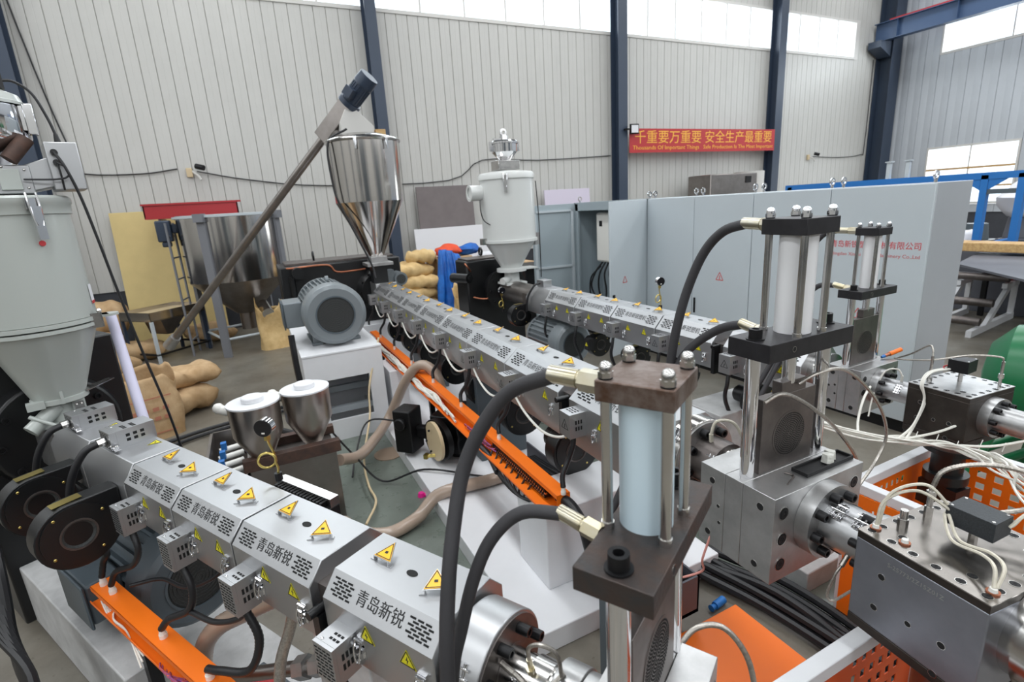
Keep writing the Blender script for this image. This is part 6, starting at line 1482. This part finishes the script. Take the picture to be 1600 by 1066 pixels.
def canister(label, x, y):
    c = thing('feeder_canister', label, 'canister', (x, y, 0), 0, 'stainless feeder canisters')
    m = MB().lathe([(0.05, 0.55), (0.148, 0.745), (0.152, 0.95)], n=40); obj('body', m, 'satin', c)
    m = MB().lathe([(0.156, 0.945), (0.156, 0.955), (0.0, 0.957)], n=40); obj('lid', m, 'white', c)
    m = MB().lathe([(0.066, 0.957), (0.066, 0.985), (0.06, 0.99), (0, 0.99)], n=30); obj('screw_cap', m, 'white', c)
    m = MB().cyl((-0.14, 0.05, 0.90), (-0.20, 0.08, 0.92), 0.03, None, 12); m.ball((-0.2, 0.08, 0.925), 0.035, 10); obj('wrapped_port', m, 'whiteplastic', c)
    return c
canister('stainless feeder canister nearer the pressure gauge', -0.15, 3.50)
canister('stainless feeder canister nearer the white motor base', 0.165, 3.58)

# hoses on the floor
t = thing('suction_hose', 'tan ribbed suction hose climbing over the long orange tray', 'hose', (0, 0, 0))
obj('ribbed_hose', MB().tube([(0.32, 3.7, 0.32), (0.5, 3.95, 0.2), (0.7, 4.3, 0.16), (0.86, 4.5, 0.22), (0.95, 4.45, 0.40), (1.02, 4.3, 0.62), (1.10, 4.2, 0.755), (1.17, 4.12, 0.77), (1.23, 4.05, 0.68), (1.25, 4.0, 0.5)], 0.042, 16, 8, rip=0.0015, pitch=0.012), 'hoseclear', t)
t = thing('suction_hose', 'tan suction hose crossing the green floor to the white base', 'hose', (0, 0, 0))
obj('ribbed_hose', MB().tube([(0.25, 3.30, 0.06), (0.34, 3.12, 0.05), (0.5, 3.02, 0.05), (0.7, 3.08, 0.06), (0.85, 3.13, 0.14), (1.0, 3.1, 0.175), (1.25, 3.08, 0.17), (1.45, 3.1, 0.16)], 0.042, 16, 8, rip=0.0015, pitch=0.012), 'hoseclear', t)
def floor_cable(label, pts, r=0.012, key='cable'):
    return tag(obj('floor_cable', MB().tube(pts, r, 8, 8), key), label, 'cable')
floor_cable('thin black cable crossing the white base to the black pump', [(0.3, 3.9, 0.5), (0.45, 3.85, 0.25), (0.62, 3.75, 0.03), (0.9, 3.55, 0.14), (1.2, 3.25, 0.14), (1.4, 3.05, 0.14)], 0.008)
floor_cable('short black cable curling to the black pump', [(0.42, 3.95, 0.03), (0.5, 4.2, 0.10), (0.65, 4.35, 0.3), (0.85, 4.2, 0.32), (1.05, 3.9, 0.3)], 0.008)
floor_cable('thin beige air line hanging from the white base past the tray', [(0.95, 4.9, 0.9), (0.78, 4.75, 0.5), (0.72, 4.6, 0.25), (0.55, 4.1, 0.1), (0.5, 3.7, 0.06), (0.5, 3.45, 0.05), (0.38, 3.2, 0.05)], 0.009, 'beige')
floor_cable('double black cables lying on the floor behind the brown sack', [(0.1, 5.9, 0.03), (-0.3, 5.8, 0.03), (-0.8, 5.65, 0.03), (-1.2, 5.4, 0.03), (-1.6, 5.4, 0.03)], 0.02)
floor_cable('black cable beside the doubled one on the floor', [(0.1, 6.05, 0.03), (-0.3, 5.92, 0.03), (-0.75, 5.8, 0.03), (-1.2, 5.6, 0.03), (-1.5, 5.6, 0.03)], 0.02)
floor_cable('thick black cable running down the side of the white motor base', [(0.2, 5.15, 1.0), (0.2, 5.1, 0.7), (0.21, 5.05, 0.35), (0.15, 5.1, 0.05), (-0.1, 5.4, 0.04)], 0.028)
for k in range(7):
    p = [(-2.75-0.03*k, -0.42-0.012*k, 0.95-0.04*k), (-2.6, -0.46-0.01*k, 0.75-0.02*k), (-2.5+0.03*k, -0.5, 0.5), (-2.45+0.03*k, -0.5-0.02*k, 0.2), (-2.6, -0.6-0.02*k, 0.04), (-2.9, -0.75-0.03*k, 0.03)]
    floor_cable('%s black power cable dropping to the floor by the near blowers, counted from the blower' % 'first second third fourth fifth sixth seventh'.split()[k], [Vector(O1)+RM1 @ Vector(q) for q in p], 0.017)['group'] = 'black power cables by the near blowers'
tag(obj('pink_cap', MB().cyl((0, 0, 0), (0, 0, 0.03), 0.028, 0.02, 10).cyl((0.02, -0.01, 0), (0.03, -0.02, 0.02), 0.015, None, 8), 'pink', loc=(0.824, 3.42, 0.003)), 'small magenta cap lying on the green floor', 'cap')

# black vacuum pump under tray 2
t = thing('water_pump', 'black pump with beige flange disc and brass tap on the white base', 'pump', (1.08, 3.62, 0.12), R(-48))
obj('valve_body', MB().box(-0.42, -0.26, -0.02, 0.16, 0.04, 0.40).cyl((-0.34, -0.02, 0.3), (-0.34, -0.06, 0.3), 0.05, None, 14).box(-0.26, -0.1, 0.05, 0.12, 0.15, 0.25), 'boltblack', t, 0.01)
obj('body', MB().box(-0.12, 0.12, 0.05, 0.42, 0.05, 0.36).cyl((0, 0.05, 0.2), (0, 0.45, 0.2), 0.13, None, 20), 'boltblack', t, 0.01)
m = MB().cyl((-0.02, -0.04, 0.2), (0.0, 0.0, 0.2), 0.17, None, 32); obj('rim', m, 'boltblack', t)
m = MB().cyl((-0.035, -0.06, 0.2), (-0.02, -0.04, 0.2), 0.155, None, 32); obj('flange_disc', m, 'beige', t)
for k in range(6):
    a = k*math.pi/3; obj('bolt', MB().ball((-0.036+0.06*math.cos(a), -0.062-0.0*k, 0.2+0.1*math.sin(a)), 0.01, 8), 'boltblack', t)
m = MB().cyl((-0.10, -0.09, 0.08), (-0.03, -0.05, 0.08), 0.014, None, 8); m.box(-0.11, -0.08, -0.11, -0.07, 0.065, 0.10); obj('brass_tap', m, 'brass', t)
m = MB(); m.box(-0.1, 0.1, 0.1, 0.4, 0, 0.05); obj('foot', m, 'boltblack', t)

# ================================================================ sacks, tarp, cloth
def sack(label, loc, size, rot, key, seed, flop=0.0, upright=False, group=None, prints=True):
    rr = random.Random(seed); t = thing('paper_sack', label, 'sack', loc, rot[2], group)
    N, K = 26, 16; m = MB(); vs = []; fs = []
    ph = [rr.random()*6.28 for _ in range(8)]
    L, Wd, H_ = size
    for i in range(N+1):
        u = -1+2*i/N
        for k in range(K):
            a = 2*math.pi*k/K; c, s = math.cos(a), math.sin(a)
            ex = 0.55
            yy = math.copysign(abs(c)**ex, c); zz = math.copysign(abs(s)**0.8, s)
            prof = (1-abs(u)**(5 if not upright else 7))**0.5 if abs(u) < 1 else 0
            pz = max(0.05, prof)
            wy = 0.5*Wd*(0.82+0.18*prof)
            wz = 0.5*H_*pz*(1+0.07*math.sin(5*u+ph[0])+0.05*math.sin(9*u+3*c+ph[1]))
            y_ = yy*wy*(1+0.03*math.sin(7*u+ph[2])); z_ = zz*wz+0.014*math.sin(11*u+ph[3]+4*c)+0.012*math.sin(17*c+ph[4]+5*u)
            z_ += flop*u*u*H_
            vs.append((u*L/2, y_, z_))
    for i in range(N):
        for k in range(K): fs.append((i*K+k, i*K+(k+1) % K, (i+1)*K+(k+1) % K, (i+1)*K+k))
    fs += [tuple(range(K-1, -1, -1)), tuple(range(N*K, (N+1)*K))]
    m.add(vs, fs)
    m.xf(Matrix.Rotation(rot[1], 4, 'Y') @ Matrix.Rotation(rot[0], 4, 'X'))
    zmin = min(v[2] for v in m.v); m.v = [(v[0], v[1], v[2]-zmin) for v in m.v]
    obj('sack_body', m, key, t, sharp=75)
    return t
def upright_sack(label, loc, rz, w, d, h, key, seed, cuff=True, prints=True):
    """standing paper sack with a crumpled open top"""
    rr = random.Random(seed); t = thing('paper_sack', label, 'sack', loc, rz, 'brown paper sacks')
    K, N = 28, 16; vs = []; fs = []; ph = [rr.random()*6.28 for _ in range(8)]
    for i in range(N+1):
        v = i/N
        for k in range(K):
            a = 2*math.pi*k/K; c, s = math.cos(a), math.sin(a)
            x = math.copysign(abs(c)**0.45, c)*w/2*(1+0.05*math.sin(3*v+ph[0])); y = math.copysign(abs(s)**0.6, s)*d/2*(1.05-0.35*v)
            z = v*h
            if v > 0.62: z += (v-0.62)*h*0.35*math.sin(2*a+ph[1])+(v-0.62)*0.12*math.sin(5*a+ph[2]); y *= 1+0.25*math.sin(3*a+ph[3])*(v-0.62)*2
            x += 0.012*math.sin(9*v+4*a+ph[4]); y += 0.014*math.sin(7*v+3*a+ph[5])+0.02*math.sin(4*v+ph[6])
            vs.append((x, y, z))
    for i in range(N):
        for k in range(K): fs.append((i*K+k, i*K+(k+1) % K, (i+1)*K+(k+1) % K, (i+1)*K+k))
    fs.append(tuple(range(K-1, -1, -1)))
    m = MB(); m.add(vs, fs)
    o = obj('sack_body', m, key, t, sharp=80)
    sm = o.modifiers.new('paper', 'SOLIDIFY'); sm.thickness = 0.004
    m = MB().box(-w*0.33, w*0.33, -d*0.2, d*0.2, h*0.3, h*0.5); obj('contents', m, 'trimw', t)
    if prints:
        m = MB()
        for r_ in range(2):
            for c_ in range(5): m.patch((-w*0.26+c_*w*0.13, -d/2*1.03-0.012, h*(0.5-0.15*r_)), (1, 0, 0), (0, 0, 1), w*0.08, h*0.06, 0.001)
        m.patch((0, -d/2*1.0-0.008, h*0.68), (1, 0, 0), (0, 0, 1), w*0.72, h*0.02, 0.001); m.patch((0, -d/2*1.05-0.012, h*0.12), (1, 0, 0), (0, 0, 1), w*0.7, h*0.02, 0.001)
        obj('print', m, 'faintred', t)
    return t
upright_sack('brown paper sack with red print and crumpled open top behind the near extruder', (-1.24, 6.0, 0), R(22), 0.66, 0.32, 0.64, 'kraft', 2)
sack('plump brown sack lying beside the open crumpled sack', (-0.95, 6.75, 0.28), (0.75, 0.5, 0.2), (R(0), R(0), R(15)), 'kraft', 5, group='brown paper sacks')
sack('brown sack underneath the plump lying one', (-1.0, 6.62, 0.0), (0.7, 0.48, 0.27), (0, 0, R(35)), 'kraft', 6, group='brown paper sacks')
sack('brown sack behind the lavender tube next to the near dryer', (-1.62, 6.2, 0), (0.7, 0.5, 0.42), (0, 0, R(70)), 'kraft', 7, group='brown paper sacks')
upright_sack('yellowish paper sack standing in front of the silo leg by the grey motor', (0.12, 9.25, 0), R(10), 0.46, 0.24, 0.72, 'kraft2', 9, prints=False)
k = 0
for (x, y, z, rz, lab) in ((-2.3, 8.4, 0.0, 20, 'brown sack at the bottom of the heap behind the near dryer'), (-2.1, 8.9, 0.0, 60, 'brown sack leaning in the heap under the charging tray'), (-1.9, 9.9, 0.0, 10, 'brown sack right below the charging tray'), (-2.35, 8.5, 0.22, 35, 'brown sack on the second layer of the heap'), (-2.3, 9.8, 0.2, 80, 'brown sack on top behind the charging tray'), (-2.6, 10.4, 0.0, 15, 'brown sack against the wall by the yellow board'), (-2.4, 10.5, 0.35, 5, 'big brown sack slumped high against the wall'), (-0.9, 10.6, 0.0, 30, 'brown sack on the floor behind the silo legs')):
    k += 1; s_ = sack(lab, (x, y, z), (0.8, 0.5, 0.26 if k != 7 else 0.55), (R(6*(k % 3)), R(5), R(rz)), 'kraft', 20+k, group='brown paper sacks')
k = 0
for (x, y, z, rz, lab) in ((2.55, 9.2, 0.0, 5, 'lowest yellowish sack of the stack behind the middle extruder'), (2.6, 9.25, 0.22, -8, 'second yellowish sack up in the stack'), (2.52, 9.2, 0.44, 10, 'third yellowish sack up in the stack'), (2.6, 9.2, 0.66, -5, 'fourth yellowish sack up in the stack'), (2.5, 9.25, 0.88, 12, 'fifth yellowish sack up in the stack'), (2.75, 9.3, 1.08, -20, 'topmost crumpled yellowish sack of the stack')):
    k += 1; sack(lab, (x, y, z), (0.78 if k < 6 else 0.55, 0.5, 0.25), (R(4*(k % 3)-4), R(3*(k % 2)), R(rz)), 'kraft2', 40+k, group='stack of yellowish sacks')
upright_sack('yellowish sack standing between the blue tarp and the black gearbox', (3.12, 8.2, 0), R(8), 0.42, 0.25, 0.72, 'kraft2', 61, prints=False)

def drape(name, label, cat, key, pts, seed, thick=0.03):
    """hanging cloth from a ridge outline: pts = rows of world points"""
    rr = random.Random(seed); vs = []; fs = []; rows = len(pts); U = 24
    for r_, row in enumerate(pts):
        P = smooth_path(row, 8)
        for i in range(U+1):
            q = P[int(round(i*(len(P)-1)/U))]
            a = 0.05*math.sin(i*1.1+r_*0.9+seed)+0.03*math.sin(i*2.3+seed*2)
            vs.append((q.x+0.02*math.sin(r_*1.7+i), q.y-a*min(1, r_*0.5+0.2), q.z))
    n = U+1
    for r_ in range(rows-1):
        for i in range(U): fs.append((r_*n+i, (r_+1)*n+i, (r_+1)*n+i+1, r_*n+i+1))
    m = MB(); m.add(vs, fs); o = tag(obj(name, m, key, sharp=85), label, cat)
    s = o.modifiers.new('cloth', 'SOLIDIFY'); s.thickness = thick; s.offset = -1
    ss = o.modifiers.new('soft', 'SUBSURF'); ss.levels = 1; ss.render_levels = 1
    return o
t = thing('cloth_stand', 'crate stand hidden under the blue tarp', 'stand', (0, 0, 0))
obj('crate', MB().box(3.0, 3.7, 9.15, 9.7, 0, 1.18), 'card', t, 0.01)
drape('blue_tarp', 'crumpled bright blue tarp hanging beside the sack stack', 'tarp', 'tarp', [[(3.0, 9.05, 1.36), (3.2, 9.05, 1.34), (3.45, 9.05, 1.2)], [(2.95, 9.0, 1.15), (3.2, 8.95, 1.15), (3.5, 8.97, 1.0)], [(2.9, 8.92, 0.8), (3.2, 8.88, 0.8), (3.5, 8.92, 0.75)], [(2.85, 8.85, 0.4), (3.2, 8.82, 0.4), (3.52, 8.88, 0.4)], [(2.8, 8.8, 0.05), (3.2, 8.78, 0.05), (3.55, 8.85, 0.05)]], 3)
cloth_lump('orange_cloth', 'orange cloth lying on top of the crate beside the blue tarp', 'cloth', (3.30, 9.38, 1.19), (0.55, 0.4, 0.22), 'cloth', 8)
cloth_lump('blue_cloth', 'blue cloth folded next to the orange cloth', 'cloth', (3.72, 9.40, 1.19), (0.5, 0.4, 0.2), 'tarp', 9)
cloth_lump('white_bag', 'crumpled white plastic bag behind the white dryer cone', 'bag', (4.0, 9.2, 0.85), (0.4, 0.35, 0.4), 'pvc', 12)
tag(obj('carton', MB().box(3.82, 5.0, 9.1, 9.9, 0.0, 0.95), 'card', None, 0.01), 'brown carton behind the white dryer', 'carton')
tag(obj('slat_crate', MB().box(4.2, 5.2, 8.0, 8.6, 0.0, 0.95).box(4.15, 5.25, 7.95, 8.65, 0.95, 0.99), 'boltblack', None, 0.01), 'dark crate between the white dryer and the open cabinet', 'crate')
